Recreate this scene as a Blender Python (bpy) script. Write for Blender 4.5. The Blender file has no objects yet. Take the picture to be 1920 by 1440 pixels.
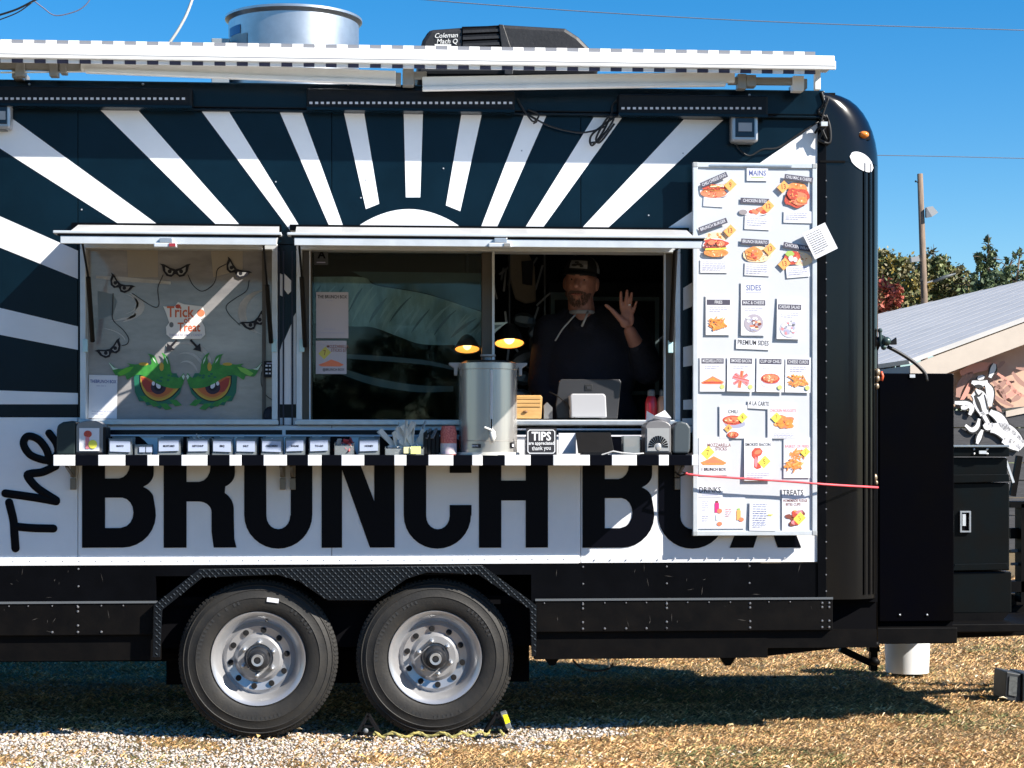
import bpy, math, random
import numpy as np
from mathutils import Vector, Matrix
random.seed(7); rng = np.random.default_rng(7)
sc = bpy.context.scene; col = sc.collection
PI = math.pi
# ------------------------------------------------------------------ camera
F, D, ZC, TH = 3500.0, 8.75, 1.315, 0.07
cd = bpy.data.cameras.new('camera'); cam = bpy.data.objects.new('camera', cd); col.objects.link(cam)
cd.sensor_width = 36; cd.lens = 36*F/1920; cd.shift_y = 130/1920; cd.clip_end = 2000
cam.location = (0, -D, ZC); cam.rotation_euler = (PI/2, 0, -TH); sc.camera = cam
# ------------------------------------------------------------------ sky, sun
SUN = Vector((1.7, -1.0, 1.5)).normalized()
w = bpy.data.worlds.new('World'); sc.world = w; w.use_nodes = True
nt = w.node_tree; nt.nodes.clear()
sky = nt.nodes.new('ShaderNodeTexSky'); sky.sky_type = 'NISHITA'; sky.sun_disc = False
sky.sun_elevation = math.asin(SUN.z); sky.sun_rotation = math.atan2(SUN.x, SUN.y)
sky.air_density = 1.0; sky.dust_density = 0.25; sky.ozone_density = 4.0; sky.altitude = 300
bg = nt.nodes.new('ShaderNodeBackground'); bg.inputs[1].default_value = 0.066
wo = nt.nodes.new('ShaderNodeOutputWorld'); hs = nt.nodes.new('ShaderNodeHueSaturation'); hs.inputs['Saturation'].default_value = 1.42; hs.inputs['Value'].default_value = 1.07
nt.links.new(sky.outputs[0], hs.inputs['Color']); nt.links.new(hs.outputs[0], bg.inputs[0]); nt.links.new(bg.outputs[0], wo.inputs[0])
sl = bpy.data.lights.new('sun', 'SUN'); sl.energy = 5.0; sl.angle = math.radians(0.5); sl.color = (1, .94, .85)
so = bpy.data.objects.new('sun', sl); col.objects.link(so); so.rotation_euler = SUN.to_track_quat('Z', 'Y').to_euler()
so.location = SUN*30
sc.view_settings.view_transform = 'Standard'; sc.view_settings.look = 'None'
sc.view_settings.exposure = 1.2; sc.view_settings.gamma = 1; sc.view_settings.use_curve_mapping = False
# ------------------------------------------------------------------ measuring: a photo pixel and a depth give a point
ct, st = math.cos(TH), math.sin(TH)
def ray(px, Y):
    u = (px-960)/F; return (Y+D)/(ct-u*st), u
def PX(px, Y=0.0): s, u = ray(px, Y); return s*(st+u*ct)
def PZ(py, px=700, Y=0.0): s, u = ray(px, Y); return ZC+s*(850-py)/F
def P(px, py, Y=0.0): return (PX(px, Y), Y, PZ(py, px, Y))
# ------------------------------------------------------------------ materials
MATS = {}
def M(name, c, r=.5, met=0, coat=0, var=.0, vs=6, bump=0, bs=60, em=None, es=1, c2=None, tr=0, ior=1.45, dirt=0, spec=.5, attr=None, stretch=None, alpha=1, rv=0):
    if name in MATS: return MATS[name]
    m = bpy.data.materials.new(name); m.use_nodes = True; n = m.node_tree; b = n.nodes['Principled BSDF']
    L = n.links.new
    b.inputs['Base Color'].default_value = (*c, 1); b.inputs['Roughness'].default_value = r
    b.inputs['Metallic'].default_value = met; b.inputs['Coat Weight'].default_value = coat
    b.inputs['Coat Roughness'].default_value = .08; b.inputs['Transmission Weight'].default_value = tr
    b.inputs['IOR'].default_value = ior; b.inputs['Specular IOR Level'].default_value = spec; b.inputs['Alpha'].default_value = alpha
    tc = n.nodes.new('ShaderNodeTexCoord'); src = tc.outputs['Object']
    if stretch:
        mp = n.nodes.new('ShaderNodeMapping'); mp.inputs['Scale'].default_value = stretch; L(src, mp.inputs[0]); src = mp.outputs[0]
    if var or c2 or dirt:
        t = n.nodes.new('ShaderNodeTexNoise'); t.inputs['Scale'].default_value = vs; t.inputs['Detail'].default_value = 6; t.inputs['Roughness'].default_value = .65
        L(src, t.inputs['Vector'])
        rp = n.nodes.new('ShaderNodeValToRGB'); rp.color_ramp.elements[0].position = .35; rp.color_ramp.elements[1].position = .68
        k = c2 if c2 else tuple(x*(1-var) for x in c)
        rp.color_ramp.elements[0].color = (*k, 1); rp.color_ramp.elements[1].color = (*c, 1)
        L(t.outputs[0], rp.inputs[0]); out = rp.outputs[0]
        L(out, b.inputs['Base Color'])
        if rv:
            mr = n.nodes.new('ShaderNodeMapRange'); mr.inputs[3].default_value = r; mr.inputs[4].default_value = r+rv
            L(t.outputs[0], mr.inputs[0]); L(mr.outputs[0], b.inputs['Roughness'])
    if attr:
        a = n.nodes.new('ShaderNodeAttribute'); a.attribute_name = attr; L(a.outputs['Color'], b.inputs['Base Color'])
    if bump:
        t2 = n.nodes.new('ShaderNodeTexNoise'); t2.inputs['Scale'].default_value = bs; t2.inputs['Detail'].default_value = 4
        L(src, t2.inputs['Vector']); bp = n.nodes.new('ShaderNodeBump'); bp.inputs['Strength'].default_value = bump; bp.inputs['Distance'].default_value = .01
        L(t2.outputs[0], bp.inputs['Height']); L(bp.outputs[0], b.inputs['Normal'])
        if coat: L(bp.outputs[0], b.inputs['Coat Normal'])
    if em: b.inputs['Emission Color'].default_value = (*em, 1); b.inputs['Emission Strength'].default_value = es
    MATS[name] = m; return m
navy = M('navy_vinyl', (.0015, .010, .019), .2, spec=.26, var=.4, vs=2.5, bump=.14, bs=2.2, rv=.1)
black = M('black_paint', (.0022, .0024, .0035), .22, spec=.10, var=.4, vs=4, bump=.06, bs=4, rv=.25)
blackr = M('dusty_black_steel', (.005, .0043, .004), .42, spec=.10, c2=(.0022, .0022, .0026), vs=7, bump=.1, bs=14, rv=.2)
void = M('dark_matte', (.002, .002, .003), .9, spec=.1)
letterm = M('black_vinyl_letter', (.0022, .0025, .005), .3, spec=.12, bump=.04, bs=4)
white = M('white_vinyl', (.80, .81, .83), .32, var=.10, vs=2.2, bump=.10, bs=2.4)
whitep = M('white_painted_metal', (.82, .82, .80), .35, var=.08, vs=9)
alu = M('brushed_aluminium', (.62, .64, .66), .34, met=.75, var=.2, vs=14, bump=.05, bs=80)
alup = M('pale_aluminium', (.66, .70, .73), .4, met=.3, var=.15, vs=10)
steel = M('stainless_steel', (.60, .57, .53), .27, met=.7, var=.25, vs=9, bump=.12, bs=14, stretch=(1, 1, .03))
galv = M('galvanised_sheet', (.60, .62, .64), .36, met=.85, var=.22, vs=7, bump=.06, bs=12)
rimm = M('silver_rim_paint', (.45, .45, .46), .3, met=.55, var=.15, vs=8)
rubber = M('tyre_rubber', (.017, .017, .0175), .62, spec=.3, c2=(.030, .028, .025), vs=9, bump=.12, bs=90)
plast = M('black_plastic', (.006, .006, .007), .45, spec=.3, var=.3, vs=20)
graypl = M('grey_plastic', (.16, .17, .18), .5, var=.15, vs=15)
greenbk = M('dark_green_black_plastic', (.012, .022, .022), .45)
paper = M('white_paper', (.72, .73, .78), .65, var=.03, vs=30)
board = M('whiteboard', (.58, .60, .63), .3, var=.04, vs=4)
ink = M('black_ink', (.02, .02, .025), .6); blue = M('blue_ink', (.10, .13, .32), .6); greyink = M('grey_print', (.38, .38, .52), .6)
olive = M('olive_ink', (.35, .42, .12), .6)
ora = M('price_orange', (.95, .42, .12), .6); yel = M('price_yellow', (.92, .85, .10), .6)
bun = M('bun_golden', (.85, .36, .10), .6, c2=(.62, .2, .07), vs=120); redf = M('food_red', (.72, .10, .06), .6, c2=(.35, .05, .03), vs=160)
saus = M('sausage_pink', (.80, .22, .11), .6); fry = M('fries_orange', (.95, .38, .07), .6, c2=(.8, .2, .04), vs=200)
brown = M('food_brown', (.22, .06, .04), .6); pink = M('pink_print', (.75, .25, .28), .6); greenf = M('salad_green', (.35, .5, .12), .6)
cream = M('tortilla_cream', (.93, .68, .42), .6); mag = M('magenta_print', (.75, .03, .2), .6)
glass = M('clear_glass', (1, 1, 1), .02, tr=1, ior=1.03)
clearp = M('clear_plastic', (.85, .88, .88), .15, alpha=.35)
skin = M('skin', (.38, .18, .13), .5, c2=(.33, .15, .11), vs=30, bump=.08, bs=120)
# ------------------------------------------------------------------ mesh builder
class MB:
    def __init__(s): s.v = []; s.f = []; s.mi = []; s.mats = []; s.cur = 0
    def use(s, m):
        if m not in s.mats: s.mats.append(m)
        s.cur = s.mats.index(m); return s
    def face(s, ix): s.f.append(tuple(ix)); s.mi.append(s.cur)
    def add(s, vs, fs):
        o = len(s.v); s.v += [tuple(x) for x in vs]
        for f in fs: s.face([i+o for i in f])
        return s
    def box(s, x0, x1, y0, y1, z0, z1):
        x0, x1 = sorted((x0, x1)); y0, y1 = sorted((y0, y1)); z0, z1 = sorted((z0, z1))
        return s.add([(x0,y0,z0),(x1,y0,z0),(x1,y1,z0),(x0,y1,z0),(x0,y0,z1),(x1,y0,z1),(x1,y1,z1),(x0,y1,z1)],
                     [(0,3,2,1),(4,5,6,7),(0,1,5,4),(1,2,6,5),(2,3,7,6),(3,0,4,7)])
    def pbox(s, a, b, c, d, Y0, Y1, ref=None):
        """front face spans photo px a..c, py b..d at depth Y0, the box runs back to Y1"""
        m = ref if ref is not None else (a+c)/2
        return s.box(PX(a, Y0), PX(c, Y0), Y0, Y1, PZ(d, m, Y0), PZ(b, m, Y0))
    def prism(s, pts, Y0, Y1):
        """pts: world (x,z) outline; extruded in depth"""
        n = len(pts)
        A = sum(pts[i][0]*pts[(i+1) % n][1]-pts[(i+1) % n][0]*pts[i][1] for i in range(n))
        if A < 0: pts = pts[::-1]
        v = [(x, Y0, z) for x, z in pts]+[(x, Y1, z) for x, z in pts]
        return s.add(v, [tuple(range(n)), tuple(range(2*n-1, n-1, -1))]+[(i, i+n, (i+1) % n+n, (i+1) % n) for i in range(n)])
    def pprism(s, pp, Y0, Y1):
        return s.prism([(PX(a, Y0), PZ(b, a, Y0)) for a, b in pp], Y0, Y1)
    def obox(s, p0, p1, wx_, wz_):
        """square bar from p0 to p1"""
        p0, p1 = Vector(p0), Vector(p1); d = (p1-p0).normalized()
        a = d.cross(Vector((0, 0, 1)))
        if a.length < .01: a = Vector((1, 0, 0))
        a.normalize(); b = a.cross(d).normalized(); a *= wx_/2; b *= wz_/2
        v = [p+q for p in (p0, p1) for q in (-a-b, a-b, a+b, -a+b)]
        return s.add(v, [(3,2,1,0),(4,5,6,7),(0,1,5,4),(1,2,6,5),(2,3,7,6),(3,0,4,7)])
    def tube(s, pts, r, n=8, cap=True, sy=1):
        pts = [Vector(p) for p in pts]; k = len(pts); rs = r if isinstance(r, (list, tuple)) else [r]*k
        o = len(s.v); up = None
        for i, p in enumerate(pts):
            d = (pts[min(i+1, k-1)]-pts[max(i-1, 0)]).normalized()
            if up is None: up = Vector((0, 1, 0)) if abs(d.y) < .9 else Vector((1, 0, 0))
            a = d.cross(up).normalized(); b = d.cross(a).normalized()
            for j in range(n):
                t = 2*PI*j/n; q = a*math.cos(t)+b*math.sin(t)
                s.v.append((p.x+q.x*rs[i], p.y+q.y*rs[i]*sy, p.z+q.z*rs[i]))
        for i in range(k-1):
            for j in range(n):
                s.face((o+i*n+j, o+i*n+(j+1) % n, o+(i+1)*n+(j+1) % n, o+(i+1)*n+j))
        if cap: s.face([o+j for j in range(n)][::-1]); s.face([o+(k-1)*n+j for j in range(n)])
        return s
    def lathe(s, prof, c, ax='Z', n=32, a0=0, a1=2*PI):
        full = abs(a1-a0-2*PI) < 1e-6; o = len(s.v); m = n if full else n+1
        for r, h in prof:
            for j in range(m):
                t = a0+(a1-a0)*j/n; x, y = r*math.cos(t), r*math.sin(t)
                s.v.append((c[0]+x, c[1]+y, c[2]+h) if ax == 'Z' else ((c[0]+x, c[1]+h, c[2]+y) if ax == 'Y' else (c[0]+h, c[1]+x, c[2]+y)))
        for i in range(len(prof)-1):
            for j in range(n):
                q = (j+1) % m
                s.face((o+i*m+j, o+i*m+q, o+(i+1)*m+q, o+(i+1)*m+j))
        return s
    def ball(s, c, rx, ry=None, rz=None, nu=10, nv=7, rot=None):
        ry = ry or rx; rz = rz or rx; o = len(s.v)
        for i in range(nv+1):
            a = PI*i/nv
            for j in range(nu):
                t = 2*PI*j/nu; p = Vector((rx*math.sin(a)*math.cos(t), ry*math.sin(a)*math.sin(t), rz*math.cos(a)))
                if rot: p = rot @ p
                s.v.append((c[0]+p.x, c[1]+p.y, c[2]+p.z))
        for i in range(nv):
            for j in range(nu):
                a, b = o+i*nu+j, o+i*nu+(j+1) % nu
                if i == 0: s.face((a, b+nu, a+nu)[::-1])
                elif i == nv-1: s.face((a, b, a+nu)[::-1])
                else: s.face((a, b, b+nu, a+nu)[::-1])
        return s
    def capsule(s, a, b, ra, rb, n=10):
        a, b = Vector(a), Vector(b); d = (b-a).normalized(); ps = []; rs = []
        for t in (90, 60, 30): ps.append(a-d*ra*math.sin(math.radians(t))); rs.append(max(ra*math.cos(math.radians(t)), ra*.02))
        ps += [a, b]; rs += [ra, rb]
        for t in (30, 60, 90): ps.append(b+d*rb*math.sin(math.radians(t))); rs.append(max(rb*math.cos(math.radians(t)), rb*.02))
        return s.tube(ps, rs, n)
    def mesh(s, name):
        me = bpy.data.meshes.new(name); me.from_pydata(s.v, [], s.f)
        if len(s.mats) > 1: me.polygons.foreach_set('material_index', s.mi)
        for m in s.mats: me.materials.append(m)
        me.update(); return me
ROOT = {}
def attach(o, parent):
    if parent is None: return
    o.parent = parent
    r = parent
    while r.parent: r = r.parent
    if parent is r: o.matrix_parent_inverse = Matrix.Translation(-ROOT.get(r.name, Vector((0, 0, 0))))
def tag(o, label=None, cat=None, group=None, kind=None):
    for k, v in (('label', label), ('category', cat), ('group', group), ('kind', kind)):
        if v: o[k] = v
    return o
def place(name, me, parent=None, label=None, cat=None, group=None, kind=None, smooth=False, bevel=0):
    o = bpy.data.objects.new(name, me); col.objects.link(o)
    if parent is None and me.vertices and kind != 'structure':
        n = len(me.vertices); a = np.empty(n*3); me.vertices.foreach_get('co', a); a = a.reshape(-1, 3)
        base = Vector(((a[:,0].min()+a[:,0].max())/2, (a[:,1].min()+a[:,1].max())/2, a[:,2].min()))
        me.transform(Matrix.Translation(-base)); o.location = base; ROOT[o.name] = base
    attach(o, parent); tag(o, label, cat, group, kind)
    if smooth:
        me.polygons.foreach_set('use_smooth', [True]*len(me.polygons))
        if smooth != 'all':
            try: me.set_sharp_from_angle(angle=math.radians(35))
            except Exception: pass
    if bevel:
        b = o.modifiers.new('bevel', 'BEVEL'); b.width = bevel; b.segments = 2; b.limit_method = 'ANGLE'; b.angle_limit = math.radians(40)
    return o
def build(mb, name, mat, parent=None, **k):
    if mat is not None and not mb.mats: mb.mats = [mat]
    return place(name, mb.mesh(name), parent, **k)
def thing(name, loc, label, cat, group=None):
    o = bpy.data.objects.new(name, None); col.objects.link(o); o.location = loc; o.empty_display_size = .1
    ROOT[o.name] = Vector(loc); return tag(o, label, cat, group)
def shape2d(loops, Yf, th, name, mat, parent, **k):
    """filled outline with holes, loops in world (x,z), front face at Yf, th deep"""
    c = bpy.data.curves.new(name, 'CURVE'); c.dimensions = '2D'; c.fill_mode = 'BOTH'; c.extrude = th/2
    for L in loops:
        s = c.splines.new('POLY'); s.points.add(len(L)-1); s.use_cyclic_u = True
        for p, q in zip(s.points, L): p.co = (q[0], q[1], 0, 1)
    t = bpy.data.objects.new('t', c); me = bpy.data.meshes.new_from_object(t); bpy.data.objects.remove(t); bpy.data.curves.remove(c)
    me.name = name; me.transform(Matrix.Translation((0, Yf+th/2, 0)) @ Matrix.Rotation(PI/2, 4, 'X')); me.materials.clear(); me.materials.append(mat)
    return place(name, me, parent, **k)
def textmesh(s, size, bold=0, depth=.0004, xs=1, res=2, shear=0):
    c = bpy.data.curves.new('t', 'FONT'); c.body = s; c.size = size; c.offset = bold*size; c.extrude = depth/2; c.resolution_u = res
    c.align_x = 'CENTER'; c.align_y = 'CENTER'; c.shear = shear
    t = bpy.data.objects.new('t', c); me = bpy.data.meshes.new_from_object(t); bpy.data.objects.remove(t); bpy.data.curves.remove(c)
    me.transform(Matrix.Rotation(PI/2, 4, 'X') @ Matrix.Diagonal((xs, 1, 1, 1))); return me
def textmb(mb, s, x, Y, z, size, rot=0, bold=0, xs=1, shear=0, fit=0):
    """lettering appended to a builder, centred on world x,z and facing -y; rot in degrees, anticlockwise"""
    me = textmesh(s, size, bold, xs=xs, shear=shear)
    if fit and me.vertices:
        w_ = 2*max(abs(v.co.x) for v in me.vertices)
        if w_ > fit: me.transform(Matrix.Diagonal((fit/w_, 1, 1, 1)))
    T = Matrix.Translation((x, Y, z)) @ Matrix.Rotation(-math.radians(rot), 4, 'Y')
    mb.add([T @ v.co for v in me.vertices], [tuple(p.vertices) for p in me.polygons]); bpy.data.meshes.remove(me)
def dup(root, loc, label=None, name=None):
    def cp(o, p):
        c = o.copy(); col.objects.link(c); c.parent = p
        for ch in o.children: cp(ch, c)
        return c
    r = cp(root, None); r.location = loc
    if label: r['label'] = label
    return r
def smooth_path(pts, n=6):
    """Catmull-Rom through points of any dimension"""
    p = [np.array(q, float) for q in pts]; p = [2*p[0]-p[1]]+p+[2*p[-1]-p[-2]]; out = []
    for i in range(1, len(p)-2):
        for t in np.linspace(0, 1, n, endpoint=False):
            out.append(.5*((2*p[i])+(-p[i-1]+p[i+1])*t+(2*p[i-1]-5*p[i]+4*p[i+1]-p[i+2])*t*t+(-p[i-1]+3*p[i]-3*p[i+1]+p[i+2])*t**3))
    out.append(p[-2]); return [tuple(float(a) for a in q) for q in out]
def stroke(mb, pp, wpx, Y, n=6, flat=.12):
    """rounded stroke along photo points, nearly flat on the plane Y"""
    q = smooth_path(pp, n); k = .0025*wpx/2
    pts = [P(a, b, Y) for a, b in q]; rs = [k]*len(pts)
    d0 = Vector(pts[0])-Vector(pts[1]); d1 = Vector(pts[-1])-Vector(pts[-2])
    e0 = [tuple(Vector(pts[0])+d0.normalized()*k*f) for f in (.98, .8, .45)]; e1 = [tuple(Vector(pts[-1])+d1.normalized()*k*f) for f in (.45, .8, .98)]
    mb.tube(e0+pts+e1, [k*.2, k*.6, k*.9]+rs+[k*.9, k*.6, k*.2], 8, True, flat)
# ================================================================== GROUND
def ground():
    g = MB().box(-260, 260, -60, 420, -.5, -.022)
    m = M('ground_soil', (.16, .105, .05), .95, c2=(.08, .065, .03), vs=1.3, bump=.6, bs=30)
    build(g, 'ground', m, kind='structure')
    # dry grass, blades
    n = 560000
    yb = -1.35+(rng.random(n)**1.7)*12.5; half = (yb+D+1)*.30+.25
    x = (rng.random(n)*2-1)*half*np.where(rng.random(n) < .2, 2.2, 1)+yb*.07+.6
    keep = (yb < 5.5) | (x > 1.6); x = x[keep]; yb = yb[keep]; n = len(x)
    gm = gravel_mask(x, yb); keep = rng.random(n) > gm*.86; x = x[keep]; yb = yb[keep]; n = len(x)
    clump = .5+.5*np.sin(x*3.1+np.sin(yb*4.3)*2)*np.sin(yb*3.7+x*1.9)
    L = (.009+.024*rng.random(n)**1.6)*(1+.5*clump); ang = rng.normal(size=n)*.95+np.where(rng.random(n) < .5, 0, PI)+.25*np.sin(x*2); lean = .9+.62*rng.random(n)
    wd = .0006+.0008*rng.random(n); far = np.clip((yb-1)/5, 0, 1.6); wd *= 1+1.2*far; L *= 1+.2*far
    dx, dy = np.cos(ang), np.sin(ang); h = L*np.cos(lean); out = L*np.sin(lean)
    V = np.zeros((n, 4, 3)); sx, sy = -dy*wd, dx*wd
    V[:,0] = np.c_[x-sx, yb-sy, np.zeros(n)]; V[:,1] = np.c_[x+sx, yb+sy, np.zeros(n)]
    V[:,2] = np.c_[x+sx*.7+dx*out*.55, yb+sy*.7+dy*out*.55, h*.7+.002]; V[:,3] = np.c_[x+dx*out, yb+dy*out, h*.85+.002]
    pal = np.array([(.54,.35,.16),(.40,.25,.11),(.66,.46,.25),(.24,.14,.07),(.22,.20,.08),(.14,.16,.06),(.76,.62,.42),(.34,.25,.12)])
    pr = np.array([.24,.22,.14,.14,.08,.05,.05,.08]); ci = rng.choice(8, n, p=pr)
    green = (np.sin(x*2.3+1)*np.sin(yb*2.9+.5) > .55) & (rng.random(n) < .35); ci[green] = 5
    C = pal[ci]*np.array([1.08, 1.0, .92])*(.9+.5*rng.random((n, 1)))*(.72+.5*np.clip(.5+.5*np.sin(x*5.3+2*np.sin(yb*3.1))*np.sin(yb*11+x*2), 0, 1))[:, None]
    bulk('grass', V.reshape(-1, 3), np.arange(n*4).reshape(n, 4), np.repeat(C, 4, 0), 'dry straw-brown mown grass round and under the food trailer', 'grass', M('grass_blade', (1, 1, 1), .75, attr='Col'))
    # gravel
    n = 60000
    yb = -1.35+rng.random(n)*3.6; x = -2.6+rng.random(n)*4.6
    keep = rng.random(n) < gravel_mask(x, yb); x = x[keep]; yb = yb[keep]; n = len(x)
    ico = np.array([(0,0,1),(.89,0,.45),(.28,.85,.45),(-.72,.53,.45),(-.72,-.53,.45),(.28,-.85,.45),(.72,.53,-.45),(-.28,.85,-.45),(-.89,0,-.45),(-.28,-.85,-.45),(.72,-.53,-.45),(0,0,-1)])
    fc = np.array([(0,1,2),(0,2,3),(0,3,4),(0,4,5),(0,5,1),(1,6,2),(2,7,3),(3,8,4),(4,9,5),(5,10,1),(2,6,7),(3,7,8),(4,8,9),(5,9,10),(1,10,6)])
    sz = .0034+.0056*rng.random(n)**2.2; a = rng.random(n)*2*PI; ca, sa = np.cos(a), np.sin(a)
    jit = 1+.28*(rng.random((n, 12, 1))-.5)*2
    v = ico[None]*jit*np.stack([sz*1.25, sz, sz*.75], 1)[:, None, :]
    X = v[..., 0]*ca[:, None]-v[..., 1]*sa[:, None]+x[:, None]; Y = v[..., 0]*sa[:, None]+v[..., 1]*ca[:, None]+yb[:, None]
    Z = v[..., 2]+(sz*.45+.003*rng.random(n))[:, None]
    V = np.stack([X, Y, Z], -1)
    pal = np.array([(.46,.42,.38),(.39,.35,.31),(.54,.51,.48),(.42,.33,.27),(.30,.27,.24)]); C = pal[rng.choice(5, n, p=[.35,.22,.2,.13,.1])]*(.85+.3*rng.random((n, 1)))
    Fx = (fc[None]+(np.arange(n)*12)[:, None, None]).reshape(-1, 3)
    bulk('gravel', V.reshape(-1, 3), Fx, np.repeat(C, 12, 0), 'pale crushed gravel strip in front of the trailer wheels', 'gravel', M('gravel_stone', (1, 1, 1), .85, attr='Col'))
    # fallen leaves
    n = 420; yb = -1.2+rng.random(n)*6; x = -2+rng.random(n)*6; a = rng.random(n)*2*PI; s_ = .012+.014*rng.random(n)
    V = np.zeros((n, 4, 3))
    for k, (u, v_) in enumerate(((-1, 0), (0, -.55), (1, 0), (0, .55))):
        V[:, k] = np.c_[x+s_*(u*np.cos(a)-v_*np.sin(a)), yb+s_*(u*np.sin(a)+v_*np.cos(a)), .028+.012*(rng.random(n)-.3)+(.008 if k % 2 else 0)]
    C = np.array([(.62,.42,.16),(.7,.56,.28),(.35,.16,.06),(.75,.68,.5)])[rng.integers(0, 4, n)]
    bulk('fallen_leaves', V.reshape(-1, 3), np.arange(n*4).reshape(n, 4), np.repeat(C, 4, 0), 'scattered curled dry leaves lying on the grass', 'leaves', M('dry_leaf', (1, 1, 1), .7, attr='Col'))
def gravel_mask(x, y):
    e = 1.05+.25*np.sin(y*5)+.12*np.sin(y*13+1)
    m = np.where((x < e) & (y > -.62+.35*np.clip(x+.2, 0, 2)+.1*np.sin(x*7)), .9, 0)
    m = np.where((x < .2) & (y < .45), .88, m)
    hole = np.sin(x*4.1+2)*np.sin(y*7+x) + .5*np.sin(x*11+y*9)
    m = m*np.clip(1.15-1.1*np.clip(hole-.35, 0, 1)*1.6, .08, 1)
    m = m*np.clip((.75-y)/.45, .12, 1)
    return np.clip(m+np.where((x < 1.6) & (y < -.3), .12*(np.sin(x*9)*np.sin(y*8) > .3), 0), 0, 1)
def bulk(name, V, Fa, C, label, cat, mat):
    me = bpy.data.meshes.new(name); n = len(V); k = Fa.shape[1]; m = len(Fa)
    if name in ('grass', 'gravel', 'fallen_leaves'): V = V-np.array([0, 0, .022])
    me.vertices.add(n); me.vertices.foreach_set('co', V.astype(np.float32).ravel())
    me.loops.add(m*k); me.loops.foreach_set('vertex_index', Fa.astype(np.int32).ravel())
    me.polygons.add(m); me.polygons.foreach_set('loop_start', (np.arange(m)*k).astype(np.int32))
    me.update(calc_edges=True)
    ca = me.color_attributes.new('Col', 'FLOAT_COLOR', 'POINT'); ca.data.foreach_set('color', np.c_[C, np.ones(n)].astype(np.float32).ravel())
    me.materials.append(mat)
    o = bpy.data.objects.new(name, me); col.objects.link(o); return tag(o, label, cat, kind='stuff')
ground()
# ================================================================== TRAILER
T = thing('food_trailer', (PX(960), 1.2, 0), 'black and white food trailer with sunburst sides, open hatches and twin wheels', 'food trailer')
XL = -3.7; XR = PX(1537)
ZT = 3.036; ZR = 2.905; ZU = PZ(782, 70); ZB = .797; ZWT = 2.287; ZWB = 1.446
A0, A1 = PX(152), PX(521); B0, B1 = PX(556), PX(1274)      # window openings
cols = [XL, PX(146), PX(622), PX(1089), XR]; g = .0015
def wallpiece(x0, x1, z0, z1, mat, name='wall_panel'):
    build(MB().box(x0+g, x1-g, 0, .04, z0+g, z1-g), name, mat, T, bevel=.0012)
wallpiece(XL, cols[1], ZU, ZR, navy); wallpiece(cols[1], cols[2], ZWT, ZR, navy); wallpiece(cols[2], cols[3], ZWT, ZR, navy); wallpiece(cols[3], XR, ZWT, ZR, navy)
wallpiece(cols[1], A0, ZU, ZWT, navy); wallpiece(A1, B0, ZU, ZWT, navy); wallpiece(B1, XR, ZU, ZWT, navy)
for i in range(4):
    if i == 0: wallpiece(cols[0], cols[1], ZB, ZU, white)
    else: wallpiece(cols[i], cols[i+1], ZB, ZWB, white)
wallpiece(cols[1], A0, ZWB, ZU, white); wallpiece(A1, B0, ZWB, ZU, white); wallpiece(B1, XR, ZWB, ZU, white)
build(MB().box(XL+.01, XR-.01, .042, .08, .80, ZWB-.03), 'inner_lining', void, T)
# sunburst rays
RAYS = [[(-60,174),(20,220),(300,424),(229,424),(-60,240)], [(182,200),(254,201),(455,428),(412,428)], [(376,206),(428,207),(564,428),(549,441),(541,428)],
        [(524,209),(566,210),(645,428),(619,428)], [(645,212),(683,213),(711,382),(686,392)], [(757,214),(793,214),(788,370),(761,370)],
        [(865,215),(903,216),(863,396),(836,385)], [(982,217),(1024,218),(930,430),(901,428)], [(1113,220),(1166,221),(1015,431),(982,431)],
        [(1282,224),(1356,225),(1135,432),(1087,432)], [(1535,229),(1535,304),(1320,437),(1244,433),(1300,395),(1423,307)],
        [(-60,379),(146,470),(146,523),(-60,440)], [(-60,563),(146,612),(146,656),(-60,616)], [(-60,730),(146,737),(146,758),(-60,758)],
        [(524,512),(530,515),(530,556),(524,553)], [(533,513),(546,526),(546,546),(540,552),(533,543)], [(524,660),(530,640),(530,758),(524,758)], [(533,638),(547,606),(547,758),(533,758)], [(550,594),(555,586),(555,758),(550,758)],
        [(1281,540),(1330,510),(1330,560),(1281,582)], [(1281,651),(1330,640),(1330,680),(1281,688)], [(1281,750),(1330,747),(1330,768),(1281,768)]]
for r in RAYS: build(MB().pprism(r, -.002, .001), 'sun_ray', white, T)
arc = [(665+ (868-665)*i/20, 430-38*math.sin(PI*i/20)**.8) for i in range(21)]
build(MB().pprism(arc, -.002, .001), 'half_sun', white, T)
# letters of the name
def arcp(cx, cy, rx, ry, a0, a1, n=8): return [(cx+rx*math.cos(math.radians(a0+(a1-a0)*i/n)), cy+ry*math.sin(math.radians(a0+(a1-a0)*i/n))) for i in range(n+1)]
H = 217
def LB(): return [[(0,0),(74,0)]+arcp(74,62,61,62,-90,10)+arcp(100,87,32,29,20,68)+arcp(98,140,33,28,-62,0)+arcp(76,162,55,55,0,90)+[(0,H)],
                  [(42,37),(70,37)]+arcp(72,66,22,28,-85,85)+[(42,94)], [(42,130),(66,130)]+arcp(66,155,21,25,-85,85)+[(42,180)]]
def LR(): return [[(0,0),(42,0),(42,87),(64,87)]+arcp(64,67,24,20,85,0)+[(88,30),(92,0),(134,0),(130,16),(129,60)]+arcp(100,72,29,34,0,65)+arcp(98,140,33,28,-62,0)+arcp(76,162,55,55,0,90)+[(0,H)],
                  [(42,124),(64,124)]+arcp(64,152,22,28,-85,85)+[(42,180)]]
def LU(): return [[(0,H),(0,60)]+arcp(63,62,63,64,180,360,16)+[(126,H),(86,H),(86,62)]+arcp(63,60,22,25,0,-180,10)+[(40,H)]]
def LN(): return [[(0,0),(38,0),(38,148),(90,0),(136,0),(136,H),(98,H),(98,88),(50,H),(0,H)]]
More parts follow.
